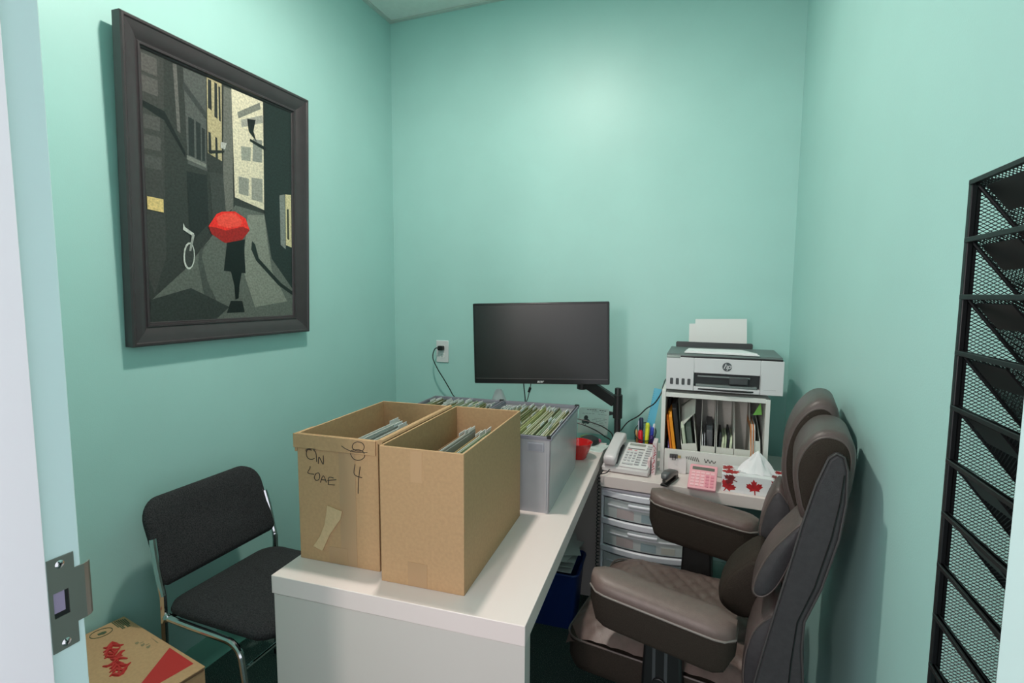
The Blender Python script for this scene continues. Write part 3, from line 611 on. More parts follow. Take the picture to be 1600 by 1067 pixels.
for nm, lab, pts in (('network_cable', 'upper black cable arching from the bin to the telephone', [(1.175,-0.42,0.865),(1.24,-0.43,0.868),(1.31,-0.43,0.855),(1.355,-0.42,0.835),(1.380,-0.37,0.79),(1.372,-0.33,0.70)]),
                     ('network_cable', 'lower black cable arching from the bin to the telephone', [(1.175,-0.47,0.865),(1.25,-0.48,0.862),(1.32,-0.475,0.838),(1.36,-0.46,0.81),(1.374,-0.40,0.78),(1.364,-0.34,0.742)]),
                     ('adapter_cable', 'thin black cable rising from the phone to the printer shelf', [(1.405,-0.30,0.80),(1.44,-0.33,0.85),(1.49,-0.36,0.89),(1.525,-0.38,0.93),(1.56,-0.40,0.96),(1.588,-0.42,1.01),(1.589,-0.30,1.03),(1.589,-0.12,1.0),(1.589,-0.08,0.70)])):
    tag(put(nm, MB().tube(smooth_path(pts, 6), 0.0028, 6), blk), lab, 'cord')
# ---------------------------------------------------------------- white shelf unit with the printer
UX0, UX1, UY0, UY1, UZ1 = 1.594, 2.001, -0.463, -0.13, 1.033
un = thing('shelf_unit', 'white open shelf box holding magazine files under the printer', 'shelf', (0,0,0))
sh_m = mat('white_shelf_board', (224, 224, 220), rough=0.35)
put('side_board', MB().box(UX0, UX0+0.016, UY0, UY1, ZT, UZ1), sh_m, un, bevel=0.001)
put('side_board', MB().box(UX1-0.016, UX1, UY0, UY1, ZT, UZ1-0.013), sh_m, un, bevel=0.001)
put('top_board', MB().box(UX0+0.016, UX1-0.016, UY0+0.002, UY1, UZ1-0.028, UZ1-0.010), sh_m, un, bevel=0.001)
put('back_board', MB().box(UX0+0.016, UX1-0.016, UY1-0.006, UY1, ZT, UZ1-0.028), mat('shelf_back', (206,206,198), rough=0.5), un)
put('shelf_floor', MB().box(UX0+0.016, UX1-0.016, UY0+0.012, UY1-0.006, ZT+0.004, ZT+0.016), sh_m, un)
fb = put('front_board', MB().box(UX0+0.018, UX1-0.018, UY0-0.002, UY0+0.010, ZT+0.002, 0.785), sh_m, un, bevel=0.001)
sl = MB()
def slot(cx, cz, ang, L=0.020, wd=0.0028):
    M = Matrix.Translation((cx, UY0-0.0026, cz)) @ Matrix.Rotation(ang, 4, 'Y'); sl.box(-wd/2, wd/2, -0.0004, 0.0004, -L/2, L/2, M=M)
for k in range(7): slot(1.700+k*0.0075, 0.757-0.0006*k, math.radians(-24), 0.010+0.003*min(k, 3))
for k in range(6): slot(1.772+k*0.0075, 0.752-0.0006*k, math.radians(24 if k % 2 else -20), 0.017-0.0012*k)
put('vent_slots', sl, mat('vent_dark', (58,58,58), rough=0.6), fb, smooth=False)
FZ = ZT+0.017; Yb = UY1-0.075
filem = mat('magazine_file_grey', (212, 212, 204), rough=0.6, noise=0.03, nscale=200)
def magfile(label, x, w_, lean=0.0, back_h=0.265, front_h=0.10, depth=0.235, m_=filem, inner=None):
    o = thing('magazine_file', label, 'magazine file', (x, Yb-depth, FZ)); t = 0.0022; o.rotation_euler = (0, lean, 0)
    prof = [(0,0),(depth,0),(depth,back_h),(depth*0.55,back_h),(0.0,front_h)]
    put('side_wall', MB().prism(prof, 0, t, 'x'), m_, o); put('side_wall', MB().prism(prof, w_-t, w_, 'x'), m_, o)
    put('back_wall', MB().box(t, w_-t, depth-t, depth, 0, back_h), m_, o); put('front_wall', MB().box(t, w_-t, 0, t, 0, front_h), m_, o)
    put('file_floor', MB().box(t, w_-t, t, depth-t, 0, t), m_, o); return o
magfile('grey magazine file with a sagging paper sheet, leaning left in the shelf', 1.690, 0.060, lean=-0.142, back_h=0.262)
magfile('grey magazine file second from the left, half full of papers', 1.752, 0.056, back_h=0.268)
magfile('grey magazine file in the middle holding dark booklets', 1.812, 0.066, back_h=0.268)
magfile('nearly empty grey magazine file right of the dark booklets', 1.880, 0.060, back_h=0.268)
magfile('white magazine file leaning at the right end of the shelf', 1.958, 0.024, lean=-0.06, back_h=0.2, front_h=0.14, m_=mat('magazine_file_white', (214,222,214), rough=0.5))
def standing(name, label, cat, rgb, x, w_, y, d_, h, lean=0.0, rough=0.6, group=None, z=FZ+0.003):
    m = MB().prism([(y,0),(y+d_,0),(y+d_,h),(y+0.02,h),(y,h-0.02)], 0, w_, 'x')
    o = put(name, m, mat(name+'_%d_%d_%d' % rgb, rgb, rough=rough), bevel=min(0.0015, w_*0.2), loc=(x, 0, z)); o.rotation_euler = (0, lean, 0)
    return tag(o, label, cat, group)
standing('binder', 'black binder leaning beside the orange folders', 'binder', (24,24,26), 1.670, 0.016, -0.44, 0.28, 0.262, lean=-0.14)
standing('folder', 'thick orange folder leaning in the left of the shelf', 'folder', (236,150,22), 1.653, 0.013, -0.45, 0.26, 0.230, lean=-0.14)
standing('folder', 'dark orange folder squeezed left of the bright orange one', 'folder', (214,112,26), 1.643, 0.008, -0.45, 0.26, 0.215, lean=-0.14)
standing('booklet', 'thin purple booklet at the far left inside the shelf', 'booklet', (104,84,128), 1.635, 0.006, -0.45, 0.20, 0.10, lean=-0.14)
standing('binder', 'black binder against the left board of the shelf', 'binder', (30,28,32), 1.6115, 0.012, -0.30, 0.15, 0.28, lean=0.0)
standing('folder', 'pale green folder leaning in the left magazine file', 'folder', (186,198,176), 1.697, 0.012, -0.435, 0.16, 0.185, lean=-0.142)
standing('folder', 'grey green folder beside the pale green one in the left magazine file', 'folder', (112,126,116), 1.712, 0.022, -0.40, 0.16, 0.18, lean=-0.142)
standing('booklet', 'white booklet in the second magazine file', 'booklet', (220,222,226), 1.760, 0.003, -0.436, 0.20, 0.135, lean=-0.02)
standing('booklet', 'grey booklet beside the white one in the second magazine file', 'booklet', (150,154,160), 1.768, 0.004, -0.436, 0.20, 0.14, lean=-0.02)
standing('folder', 'dark grey folder filling the second magazine file', 'folder', (92,94,98), 1.776, 0.024, -0.40, 0.2, 0.17, lean=-0.02)
for i, (lab, rgb, x, w_, h) in enumerate((('black booklet leftmost in the middle magazine file', (28,32,38), 1.8165, 0.009, 0.150), ('cream edged booklet left of the pair in the middle magazine file', (206,214,184), 1.827, 0.009, 0.135), ('pale booklet in the centre of the middle magazine file', (186,200,168), 1.838, 0.007, 0.140), ('black booklet second from the right in the middle magazine file', (22,26,34), 1.847, 0.008, 0.155), ('cream booklet at the right of the middle magazine file', (206,216,186), 1.857, 0.009, 0.140))):
    standing('booklet', lab, 'booklet', rgb, x, w_, -0.436, 0.17, h, lean=0.05)
for i, (lab, rgb) in enumerate((('orange edged brochure leftmost of the brochures at the right end', (224,150,96)), ('white brochure between the two orange edged ones', (230,228,220)), ('orange edged brochure second in the row at the right end', (216,128,76)), ('white brochure rightmost of the brochures at the right end', (222,224,220)))):
    standing('brochure', lab, 'brochure', rgb, 1.943+i*0.0045, 0.0032, -0.44, 0.2, 0.2, lean=-0.03, group='brochures at the right end of the shelf')
g_ = MB().prism([(0.0,0.0),(0.033,0.004),(0.026,0.052)], -0.0008, 0.0, 'y'); tag(put('sticky_note', g_, mat('green_note', (130,200,92), rough=0.7), loc=(1.945,-0.41,0.945)), 'bright green paper triangle hanging in the right of the shelf', 'note')
cp = MB(); rows = []
for j in range(7):
    t = j/6; rows.append([(1.672+0.055*u, -0.43+0.07*t+0.02*math.sin(6*t+3*u)*0.3, 0.868+0.065*u*(1-0.2*t)+0.085*(t)+0.006*math.sin(9*t+2*u)) for u in (0,0.33,0.66,1)])
cp.add([p for r in rows for p in r], [(j*4+i, j*4+i+1, (j+1)*4+i+1, (j+1)*4+i) for j in range(6) for i in range(3)])
o_ = put('paper_sheet', cp, mat('wavy_paper', (196,200,190), rough=0.8)); md = o_.modifiers.new('thick','SOLIDIFY'); md.thickness = 0.0012
tag(o_, 'wavy grey white sheet sagging out of the left magazine file', 'paper')

# ---------------------------------------------------------------- printer
pr = thing('printer', 'white and grey inkjet printer standing on top of the shelf unit', 'printer', (1.6087, -0.463, 1.0335)); PW, PD, PH = 0.434, 0.33, 0.1425
pw_m = mat('printer_white', (216, 216, 219), rough=0.35)
pg_m = mat('printer_grey', (98, 108, 108), rough=0.4)
SX0, SX1, SZ0, SZ1 = 0.108, 0.352, 0.022, 0.078
bm_ = MB()
# front face built around the output slot
bm_.box(0, PW, 0.03, PD, 0.002, PH-0.006)
bm_.box(0, SX0, 0, 0.03, 0.004, PH-0.004).box(SX1, PW, 0, 0.03, 0.004, PH-0.004).box(SX0, SX1, 0, 0.03, SZ1, PH-0.004).box(SX0, SX1, 0, 0.03, 0.004, SZ0)
put('body', bm_, pw_m, pr, bevel=0.002)
put('output_slot', MB().box(SX0+0.001, SX1-0.001, 0.022, 0.0295, SZ0+0.001, SZ1-0.001), mat('slot_dark', (40,46,48), rough=0.5), pr)
so = put('output_tray', MB().box(SX0+0.008, SX1-0.01, 0.001, 0.028, SZ0+0.001, SZ0+0.010).box(SX0+0.014, SX1-0.035, 0.004, 0.028, SZ1-0.016, SZ1-0.010), mat('tray_grey', (120,130,130), rough=0.4), pr, bevel=0.001)
put('paper_guide', MB().box(0.240, 0.310, -0.002, 0.016, SZ0+0.016, SZ0+0.044), dark_pl, so, bevel=0.003)
put('tray_lip', MB().prism([(0.125,0.0),(0.33,0.0),(0.318,-0.008),(0.24,-0.012),(0.21,-0.007)], 0.010, 0.016, 'z'), blk, so)
lid = put('scanner_lid', MB().prism([(0.004,0.003),(0.004,0.012),(0.012,0.020),(PD-0.04,0.022),(PD-0.04,0.003)], 0.0, PW-0.006, 'x', M=Matrix.Translation((0,0,PH-0.010))), pg_m, pr, bevel=0.002)
put('lid_seam', MB().box(0.055, PW-0.005, 0.0015, 0.004, PH-0.006, PH+0.003), blk, lid)
put('corner_panel', MB().box(0.0, 0.054, -0.0008, 0.012, PH-0.008, PH+0.001), mat('printer_corner', (150,160,156), rough=0.4), pr, bevel=0.002)
put('rear_feed', MB().prism(rrect(0.02, PW-0.09, PH+0.008, PH+0.034, 0.006), PD-0.032, PD-0.004, 'y'), dark_pl, pr, bevel=0.002)
tag_ = put('ink_window', MB().prism(rrect(0.016, 0.028, 0.026, 0.052, 0.003), -0.0012, 0.001, 'y'), dark_pl, pr, bevel=0.0004)
for k in range(1, 4):
    c = tag_.copy(); COL.objects.link(c); c.parent = pr; c.location = (0.0225*k, 0, 0)
M = Matrix.Translation((0.231, -0.0008, 0.108)) @ Matrix.Rotation(PI/2, 4, 'X')
lg = put('brand_disc', MB().lathe([(0.0175,-0.0005),(0.0175,0.0004),(0,0.0004)], 28, M=M), mat('logo_grey', (70,76,80), rough=0.4), pr)
text('brand_letters', 'hp', 0.030, pw_m, lg, (0.0315-0.0315+0.231, -0.0016, 0.1095), (1,0,0), (0,0,1), shear=0.35, bold=0.0002, space=0.9)
put('fine_print', MB().box(0.366, 0.408, -0.0004, 0, 0.024, 0.0252), mat('fine_print_grey', (170,172,174), rough=0.6), pr, smooth=False)
put('panel_seam', MB().box(SX0-0.002, SX0-0.0012, -0.0003, 0.0, 0.004, 0.085).box(SX1+0.0012, SX1+0.002, -0.0003, 0.0, 0.004, 0.085), print_ink, pr, smooth=False)
pp = lambda pts, y: MB().prism(pts, y, y+0.0012, 'y', M=Matrix.Translation((0,0,0)) @ Matrix.Rotation(0, 4, 'X'))
tag(put('paper_sheet', MB().prism([(1.684,1.185),(1.683,1.293),(1.78,1.297),(1.78,1.185)], -0.148, -0.1468, 'y'), paper), 'shorter white sheet behind the tall one in the printer rear feed', 'paper')
tag(put('paper_sheet', MB().prism([(1.711,1.185),(1.709,1.315),(1.9245,1.320),(1.9300,1.185)], -0.152, -0.1505, 'y'), paper), 'tall white sheet upright in the printer rear feed', 'paper')
st_ = MB()
st_.prism([(1.676,-0.44),(1.955,-0.456),(1.915,-0.33),(1.684,-0.33)], 0, 0.004, 'z'); st_.prism([(1.680,-0.436),(1.948,-0.450),(1.90,-0.322),(1.69,-0.325)], 0.0042, 0.009, 'z')
tag(put('paper_stack', st_, mat('stack_paper', (232,232,234), rough=0.8), loc=(0,0,1.1885)), 'short stack of white paper lying on the printer lid', 'paper')

# ---------------------------------------------------------------- telephone
tp = thing('telephone', 'light grey desk telephone with many keys at the left of the side table', 'telephone', (1.368, -0.5655, ZT), -0.078)
TW, TD = 0.192, 0.205
body = MB(); body.prism([(0,0.003),(0,0.024),(TD,0.078),(TD,0.003)], 0.0, TW, 'x'); put('body', body, off_pl, tp, bevel=0.005)
slope = math.atan2(0.054, TD); MT = Matrix.Translation((0,0,0.024)) @ Matrix.Rotation(slope, 4, 'X')   # tilted top: local x right, y up the slope
deck = put('key_deck', MB().prism(rrect(0.070, TW-0.006, 0.010, TD*1.01, 0.006), 0.0, 0.0065, 'z', M=MT), mat('phone_deck', (222,218,218), rough=0.4), tp, bevel=0.0015)
put('display', MB().prism(rrect(0.080, 0.148, 0.178, 0.196, 0.002), 0.0065, 0.0075, 'z', M=MT), mat('phone_display', (150,150,144), rough=0.2), deck)
put('name_strip', MB().box(0.078, 0.150, 0.150, 0.156, 0.0065, 0.0073, M=MT), mat('phone_strip_dark', (96,84,84), rough=0.5), deck)
put('red_labels', MB().box(0.079, 0.098, 0.139, 0.143, 0.0065, 0.0073, M=MT).box(0.108, 0.120, 0.139, 0.143, 0.0065, 0.0073, M=MT), mat('phone_label_red', (196,70,90), rough=0.5), deck)
key_m = mat('phone_key', (206,204,206), rough=0.4); keyl = mat('phone_key_text', (96,98,104), rough=0.6)
def key(x0, x1, y0_, y1_, nm='key'):
    k_ = put(nm, MB().prism(rrect(x0, x1, y0_, y1_, 0.0012, 2), 0.0064, 0.0095, 'z', M=MT), key_m, deck)
    return k_
lb = MB()
for r in range(4):
    for c in range(3):
        x = 0.079+c*0.0165; y = 0.118-r*0.021; key(x, x+0.012, y, y+0.011); lb.box(x+0.001, x+0.011, y-0.0035, y-0.0012, 0.0065, 0.0071, M=MT)
key(0.079, 0.124, 0.030, 0.037)
for r in range(6):
    y = 0.128-r*0.019; key(0.128, 0.148, y, y+0.010); lb.box(0.1285, 0.1475, y-0.0042, y-0.0015, 0.0065, 0.0071, M=MT)
for r in range(9):
    y = 0.184-r*0.0185; key(0.157, 0.178, y, y+0.009); lb.box(0.1575, 0.1775, y-0.0042, y-0.0015, 0.0065, 0.0071, M=MT)
lb.box(0.079, 0.123, 0.025, 0.0275, 0.0065, 0.0071, M=MT)
put('key_labels', lb, keyl, deck, smooth=False)
rings = []
for t, wz, hz, dz in ((0.0,0.020,0.012,0.010),(0.03,0.0255,0.019,0.012),(0.12,0.026,0.021,0.013),(0.3,0.024,0.015,0.020),(0.5,0.023,0.013,0.024),(0.7,0.024,0.015,0.020),(0.88,0.0265,0.020,0.013),(0.97,0.0255,0.018,0.012),(1.0,0.020,0.012,0.010)):
    y = -0.004+t*0.222; rings.append([tuple(MT @ Vector((0.034+px_*wz/0.5, y, 0.016+dz+pz_*hz/0.5))) for px_, pz_ in rrect(-0.5,0.5,-0.5,0.5,0.22,3)])
hs = MB(); hs.loft(rings); put('handset', hs, mat('phone_handset', (212,206,208), rough=0.35), tp, angle=60)
put('cradle', MB().box(0.008, 0.060, 0.03, 0.17, 0.0, 0.010, M=MT), dark_pl, tp)
cc = MB(); pts = []
for i in range(420):
    t = i/419; a = t*2*PI*34; z = 0.700-0.50*t
    bx = 1.3718+0.001*math.sin(3*t); by = -0.636-0.010*t
    pts.append((bx+0.0062*math.cos(a), by+0.0062*math.sin(a), z))
cc.tube(pts, 0.0018, 5)
cd = thing('coiled_cord', 'black coiled telephone cord hanging in the gap between the desks', 'cord')
put('coil', cc, blk, cd)
put('lead', MB().tube(smooth_path([(1.405,-0.585,0.708),(1.398,-0.605,0.701),(1.385,-0.622,0.700),(1.376,-0.636,0.702),(1.3718,-0.638,0.698)], 6), 0.0022, 6), blk, cd)

# ---------------------------------------------------------------- pen cup, ruler, pens
pcx, pcy = 1.516, -0.31
cup = thing('pen_cup', 'black wire mesh pen cup behind the telephone', 'pen holder', (pcx, pcy, ZT))
def cup_rim(a): return 0.118 - 0.030*math.sin(-a)   # lower toward the front
n = 40; R_ = 0.047
cm_ = MB()
for d_ in (1, -1):
    for k in range(n):
        a0 = 2*PI*k/n; p = []
        for j in range(9):
            t = j/8; a = a0+d_*t*0.8; p.append((R_*(0.9+0.1*t)*math.cos(a), R_*(0.9+0.1*t)*math.sin(a), 0.003+(cup_rim(a)-0.003)*t))
        cm_.tube(p, 0.0004, 3, cap=False)
put('mesh_wall', cm_, blk_m, cup)
put('rim', MB().tube([(R_*math.cos(2*PI*k/32), R_*math.sin(2*PI*k/32), cup_rim(2*PI*k/32)) for k in range(32)], 0.0022, 6, closed=True), blk, cup)
put('cup_base', MB().lathe([(0,0),(R_*0.9,0),(R_*0.92,0.008),(R_*0.88,0.008),(0,0.003)], 24), blk, cup)
def pen(name, label, cat, rgb, ax, ay, bx, by, L, r, caprgb=None, capf=0.3):
    a = Vector((pcx+ax, pcy+ay, ZT+0.006)); b = Vector((pcx+bx, pcy+by, ZT+0.12)); t = (b-a).normalized(); e = a+t*L
    o = thing(name, label, cat, tuple(a)); q = t.to_track_quat('Z', 'Y'); o.rotation_mode = 'QUATERNION'; o.rotation_quaternion = q
    put('barrel', MB().lathe([(0,0),(r*0.5,0.004),(r,0.014),(r,L*(1-capf))], 12), mat('pen_%d_%d_%d' % rgb, rgb, rough=0.35), o)
    c = caprgb or rgb
    put('cap', MB().lathe([(r*1.15,L*(1-capf)),(r*1.15,L-0.006),(r*0.8,L),(0,L)], 12).box(r*1.1, r*1.1+0.002, -0.002, 0.002, L*(1-capf)+0.003, L-0.01), mat('pen_%d_%d_%d' % c, c, rough=0.35), o)
    return o
pen('marker', 'thick dark blue marker tallest at the left of the pen cup', 'marker', (40,52,92), -0.012,-0.012,-0.016,-0.010, 0.178, 0.0085, (34,44,74))
pen('highlighter', 'yellow highlighter standing in the middle of the pen cup', 'highlighter', (226,232,70), 0.006,-0.012,0.010,-0.016, 0.158, 0.0080, (228,236,60), 0.55)
pen('marker', 'red marker at the front of the pen cup', 'marker', (206,30,44), -0.014,-0.026,-0.018,-0.030, 0.125, 0.0090, (214,34,48), 0.45)
pen('pen', 'bright blue pen at the right of the pen cup', 'pen', (60,84,190), 0.022,-0.006,0.030,-0.006, 0.138, 0.0062, (56,78,196), 0.4)
pen('pen', 'white pen leaning at the right back of the pen cup', 'pen', (220,222,228), 0.022,0.012,0.034,0.014, 0.150, 0.0045, (236,236,240))
pen('pen', 'orange pencil like pen at the left edge of the pen cup', 'pen', (222,150,70), -0.030,-0.004,-0.038,-0.004, 0.120, 0.0045, (230,180,120), 0.2)
pen('marker', 'maroon marker low at the right front of the pen cup', 'marker', (122,30,40), 0.026,-0.022,0.032,-0.026, 0.105, 0.0080, (60,34,110), 0.3)
pen('pen', 'violet blue pen with a pale tip beside the highlighter', 'pen', (84,70,160), 0.016,0.006,0.020,0.004, 0.142, 0.0050, (120,140,210))
pen('pen', 'slim black pen at the back left of the pen cup', 'pen', (26,26,30), -0.016,0.020,-0.028,0.030, 0.155, 0.0045, (200,205,220))
rl = MB().prism([(-0.017,0),(0.017,0),(0.017,0.305),(-0.017,0.305)], -0.001, 0.001, 'y')
ro = thing('ruler', 'translucent light blue ruler standing tall in the pen cup', 'ruler', (pcx-0.004, pcy+0.028, ZT+0.012)); ro.rotation_euler = (-0.02, 0.17, 0)
put('blade', rl, mat('light_blue_plastic', (96,186,214), rough=0.3), ro)
tk = MB()
for k in range(29): tk.box(-0.017, -0.017+(0.008 if k % 5 == 0 else 0.005), -0.0014, -0.001, 0.01+k*0.01, 0.0108+k*0.01)
put('tick_marks', tk, mat('tick_blue', (40,90,130), rough=0.6), ro, smooth=False)
nb = thing('notepad', 'slim red and white patterned notepad standing against the shelf unit', 'notepad', (1.566, -0.535, ZT)); nb.rotation_euler = (0, 0.03, 0)
put('pages', MB().box(0, 0.016, 0, 0.075, 0, 0.135), mat('notepad_white', (222,206,208), rough=0.7), nb, bevel=0.001)
nd = MB(); random.seed(3)
for k in range(26):
    z = 0.008+0.0046*k; y = 0.001; x = random.uniform(0, 0.010); nd.box(x, x+random.uniform(0.003,0.006), -0.0006, 0, z, z+random.uniform(0.002,0.004))
put('printed_pattern', nd, mat('notepad_red', (176,58,72), rough=0.7), nb, smooth=False)
nb2 = tag(put('notepad', MB().box(0, 0.010, 0, 0.05, 0, 0.062), mat('pink_paper', (226,196,198), rough=0.7), loc=(1.552,-0.545,ZT), bevel=0.001), 'small pink pad standing left of the patterned notepad', 'notepad')

# ---------------------------------------------------------------- stapler, clip, envelope, calculator, tissues
sp = thing('stapler', 'grey and black stapler near the front edge of the side table', 'stapler', (1.625, -0.652, ZT), -0.30)
put('base', MB().prism([(-0.014,0),(0.014,0),(0.014,0.006),(0.004,0.009),(-0.014,0.008)], 0.0, 0.125, 'y'), blk, sp, bevel=0.002)
rg = []
for y, w2, z0, z1 in ((-0.004,0.008,0.030,0.040),(0.006,0.014,0.026,0.050),(0.035,0.016,0.026,0.054),(0.08,0.015,0.022,0.048),(0.115,0.013,0.012,0.036),(0.13,0.008,0.010,0.026)):
    rg.append([(px_*w2*2, y, (z0+z1)/2+pz_*(z1-z0)) for px_, pz_ in rrect(-0.5,0.5,-0.5,0.5,0.25,3)])
m = MB(); m.loft(rg); put('top_arm', m, mat('stapler_grey', (92,92,94), rough=0.35), sp, angle=60)
put('magazine', MB().box(-0.007, 0.007, 0.002, 0.11, 0.016, 0.026), steel, sp, bevel=0.001)
put('hinge', MB().box(-0.013, 0.013, 0.095, 0.122, 0.004, 0.030), blk, sp, bevel=0.003)
ev = tag(put('envelope', MB().prism([(1.629,0.001),(1.700,0.001),(1.700,0.066),(1.629,0.070)], -0.478, -0.4755, 'y'), mat('envelope_white', (226,220,220), rough=0.75), loc=(0,0,ZT)), 'small white card leaning on the shelf front board under the black clip', 'paper')
bc = thing('binder_clip', 'black binder clip gripping the top of the white card', 'clip', (1.652, -0.4768, ZT+0.070))
put('clip_body', MB().prism([(-0.006,-0.006),(0.006,-0.006),(0.0022,0.010),(-0.0022,0.010)], -0.018, 0.014, 'x'), blk, bc, bevel=0.0008)
put('clip_handle', MB().tube([(-0.005,-0.0075,0.006),(-0.006,-0.010,-0.012),(0.005,-0.010,-0.012),(0.004,-0.0075,0.006)], 0.0012, 6), blk, bc)
put('clip_tag', MB().box(0.014, 0.026, -0.004, 0.002, -0.004, 0.006), mat('clip_gold', (190,168,120), rough=0.4, metal=0.4), bc)
ca = thing('calculator', 'pink desk calculator tilted up against the shelf front', 'calculator', (1.7105, -0.650, ZT+0.002), -0.07)
ca.rotation_euler = (math.radians(26), 0, -0.07)
pink = mat('pink_plastic_body', (238,170,180), rough=0.4)
put('body', MB().prism(rrect(0,0.101,0,0.128,0.005), 0.0, 0.012, 'z'), pink, ca, bevel=0.002)
put('display', MB().prism(rrect(0.010,0.091,0.098,0.114,0.0015), 0.0118, 0.0128, 'z'), mat('lcd_grey', (112,112,104), rough=0.25), ca)
pk = mat('pink_key', (246,196,202), rough=0.4)
for r in range(5):
    for c in range(5):
        x = 0.009+c*0.0175; y = 0.076-r*0.0163; put('key', MB().prism(rrect(x, x+0.013, y, y+0.0105, 0.0016, 2), 0.0118, 0.0145, 'z'), mat('rose_key', (226,142,158), rough=0.4) if c > 2 and r > 0 else pk, ca)
tx = thing('tissue_box', 'tissue box printed with red maple leaves at the right of the side table', 'tissue box', (1.832, -0.617, ZT), RT-0.005)
TXW, TXD, TXH = 0.215, 0.115, 0.068
put('carton', MB().box(0, TXW, 0, TXD, 0, TXH), mat('tissue_box_white', (230,230,232), rough=0.45), tx, bevel=0.0015)
leaf = [(0,-0.5),(0.03,-0.5),(0.04,-0.22),(0.30,-0.28),(0.26,-0.17),(0.50,0.03),(0.42,0.08),(0.46,0.22),(0.32,0.19),(0.27,0.26),(0.12,0.10),(0.18,0.38),(0.09,0.34),(0.0,0.52)]
leaf = leaf+[(-x, z) for x, z in reversed(leaf[1:-1])]
leaf_r = mat('maple_red', (178,28,34), rough=0.5, noise=0.25, nscale=60); leaf_d = mat('maple_dark_red', (120,30,32), rough=0.5, noise=0.3, nscale=60)
def leafm(cx, cz, s_, rot, face='front', off=0.0004, clip=None):
    m = MB(); pts = []
    for x, z in leaf:
        X = cx+s_*(x*math.cos(rot)-z*math.sin(rot)); Z = cz+s_*(x*math.sin(rot)+z*math.cos(rot)); 
        if face == 'front': X = min(max(X, 0.001), TXW-0.001); Z = min(max(Z, 0.001), TXH-0.001); pts.append((X, -off, Z))
        elif face == 'top': X = min(max(X, 0.001), TXW-0.001); Z = min(max(Z, 0.001), TXD-0.001); pts.append((X, Z, TXH+off))
        else: X = min(max(X, 0.001), TXD-0.001); Z = min(max(Z, 0.001), TXH-0.001); pts.append((-off, X, Z))
    c = (sum(p[0] for p in pts)/len(pts), sum(p[1] for p in pts)/len(pts), sum(p[2] for p in pts)/len(pts))
    n_ = len(pts); m.add(pts+[c], [(i, (i+1)%n_, n_) for i in range(n_)]); return m
for (cx, cz, s_, rot, fc_, off, mt) in ((0.112,0.030,0.058,0.12,'front',0.0004,leaf_r),(0.022,0.024,0.058,-0.5,'front',0.0004,leaf_r),(0.030,0.052,0.05,1.2,'front',0.0007,leaf_d),(0.185,0.045,0.05,0.8,'front',0.0004,leaf_r),(0.205,0.012,0.04,0.2,'front',0.0005,leaf_d),(0.03,0.03,0.07,0.2,'top',0.0004,leaf_r),(0.02,0.08,0.06,1.0,'top',0.0004,leaf_r),(0.19,0.03,0.06,-0.6,'top',0.0004,leaf_d),(0.2,0.09,0.05,0.5,'top',0.0004,leaf_r),(0.03,0.03,0.06,0.3,'side',0.0004,leaf_d),(0.085,0.03,0.06,-0.8,'side',0.0004,leaf_r)):
    put('printed_leaf', leafm(cx, cz, s_, rot, fc_, off), mt, tx, smooth=False)
put('opening_film', MB().prism(rrect(0.055,0.175,0.03,0.09,0.028), TXH, TXH+0.0006, 'z'), mat('film_grey', (200,202,204), rough=0.25), tx)
ti = MB(); rows = []
random.seed(11)
for j in range(9):
    t = j/8; rr_ = (1-t)**0.85
    row = []
    for k in range(28):
        a = 2*PI*k/28; f_ = 1+0.26*math.sin(5*a+2.5*t)*(0.3+t)+0.14*math.sin(9*a+1.0-2*t)+0.08*math.sin(13*a+3*t)
        row.append((0.118+0.058*rr_*f_*math.cos(a)+0.003, 0.058+0.028*rr_*f_*math.sin(a), TXH+0.0008+0.084*t+0.006*math.sin(3*a)*t*(1-t)*3))
    rows.append(row)
ti.loft(rows); tt = put('tissue', ti, mat('tissue_paper', (240,240,242), rough=0.9), None, angle=80)
tt.location = tx.location; tt.rotation_euler = tx.rotation_euler; tag(tt, 'white tissue pulled up into a peak from the maple leaf box', 'tissue')

# ---------------------------------------------------------------- floor things under the desks
bb = thing('recycling_bin', 'dark blue plastic bin of papers on the carpet under the long desk', 'bin', (1.02, -0.66, 0), DE)
def rring(x0,x1,y0_,y1_,r,z): return [(x,y,z) for x,y in rrect(x0,x1,y0_,y1_,r,4)]
m = MB(); m.loft([rring(0.02,0.25,0.02,0.20,0.02,0), rring(0,0.27,0,0.22,0.025,0.25), rring(0.006,0.264,0.006,0.214,0.02,0.25), rring(0.025,0.245,0.025,0.195,0.018,0.01)])
put('bin_body', m, mat('navy_plastic', (24,52,120), rough=0.4), bb)
put('rim', MB().tube([(x,y,0.25) for x,y in rrect(-0.002,0.272,-0.002,0.222,0.025,4)], 0.006, 6, closed=True), mat('navy_plastic', (24,52,120)), bb)
for i in range(5):
    m = MB(); a = random.uniform(-0.3,0.3); M = Matrix.Translation((0.135+random.uniform(-.01,.01), 0.11, 0.262+0.016*i)) @ Matrix.Rotation(a,4,'Z') @ Matrix.Rotation(random.uniform(-0.05,0.05),4,'X') @ Matrix.Rotation(random.uniform(-0.05,0.05),4,'Y')
    m.box(-0.11,0.11,-0.10,0.10,0,0.0015,M=M); o_ = put('waste_paper', m, mat('waste_paper_white', (205,212,210), rough=0.8)); o_.location = bb.location; o_.rotation_euler = bb.rotation_euler
    tag(o_, ('lowest', 'second lowest', 'middle', 'second highest', 'topmost')[i]+' white waste paper sheet in the blue bin', 'paper', 'papers in the blue bin')
bg = thing('black_bag', 'black soft bag standing behind the blue bin under the desk', 'bag', (1.06, -0.27, 0))
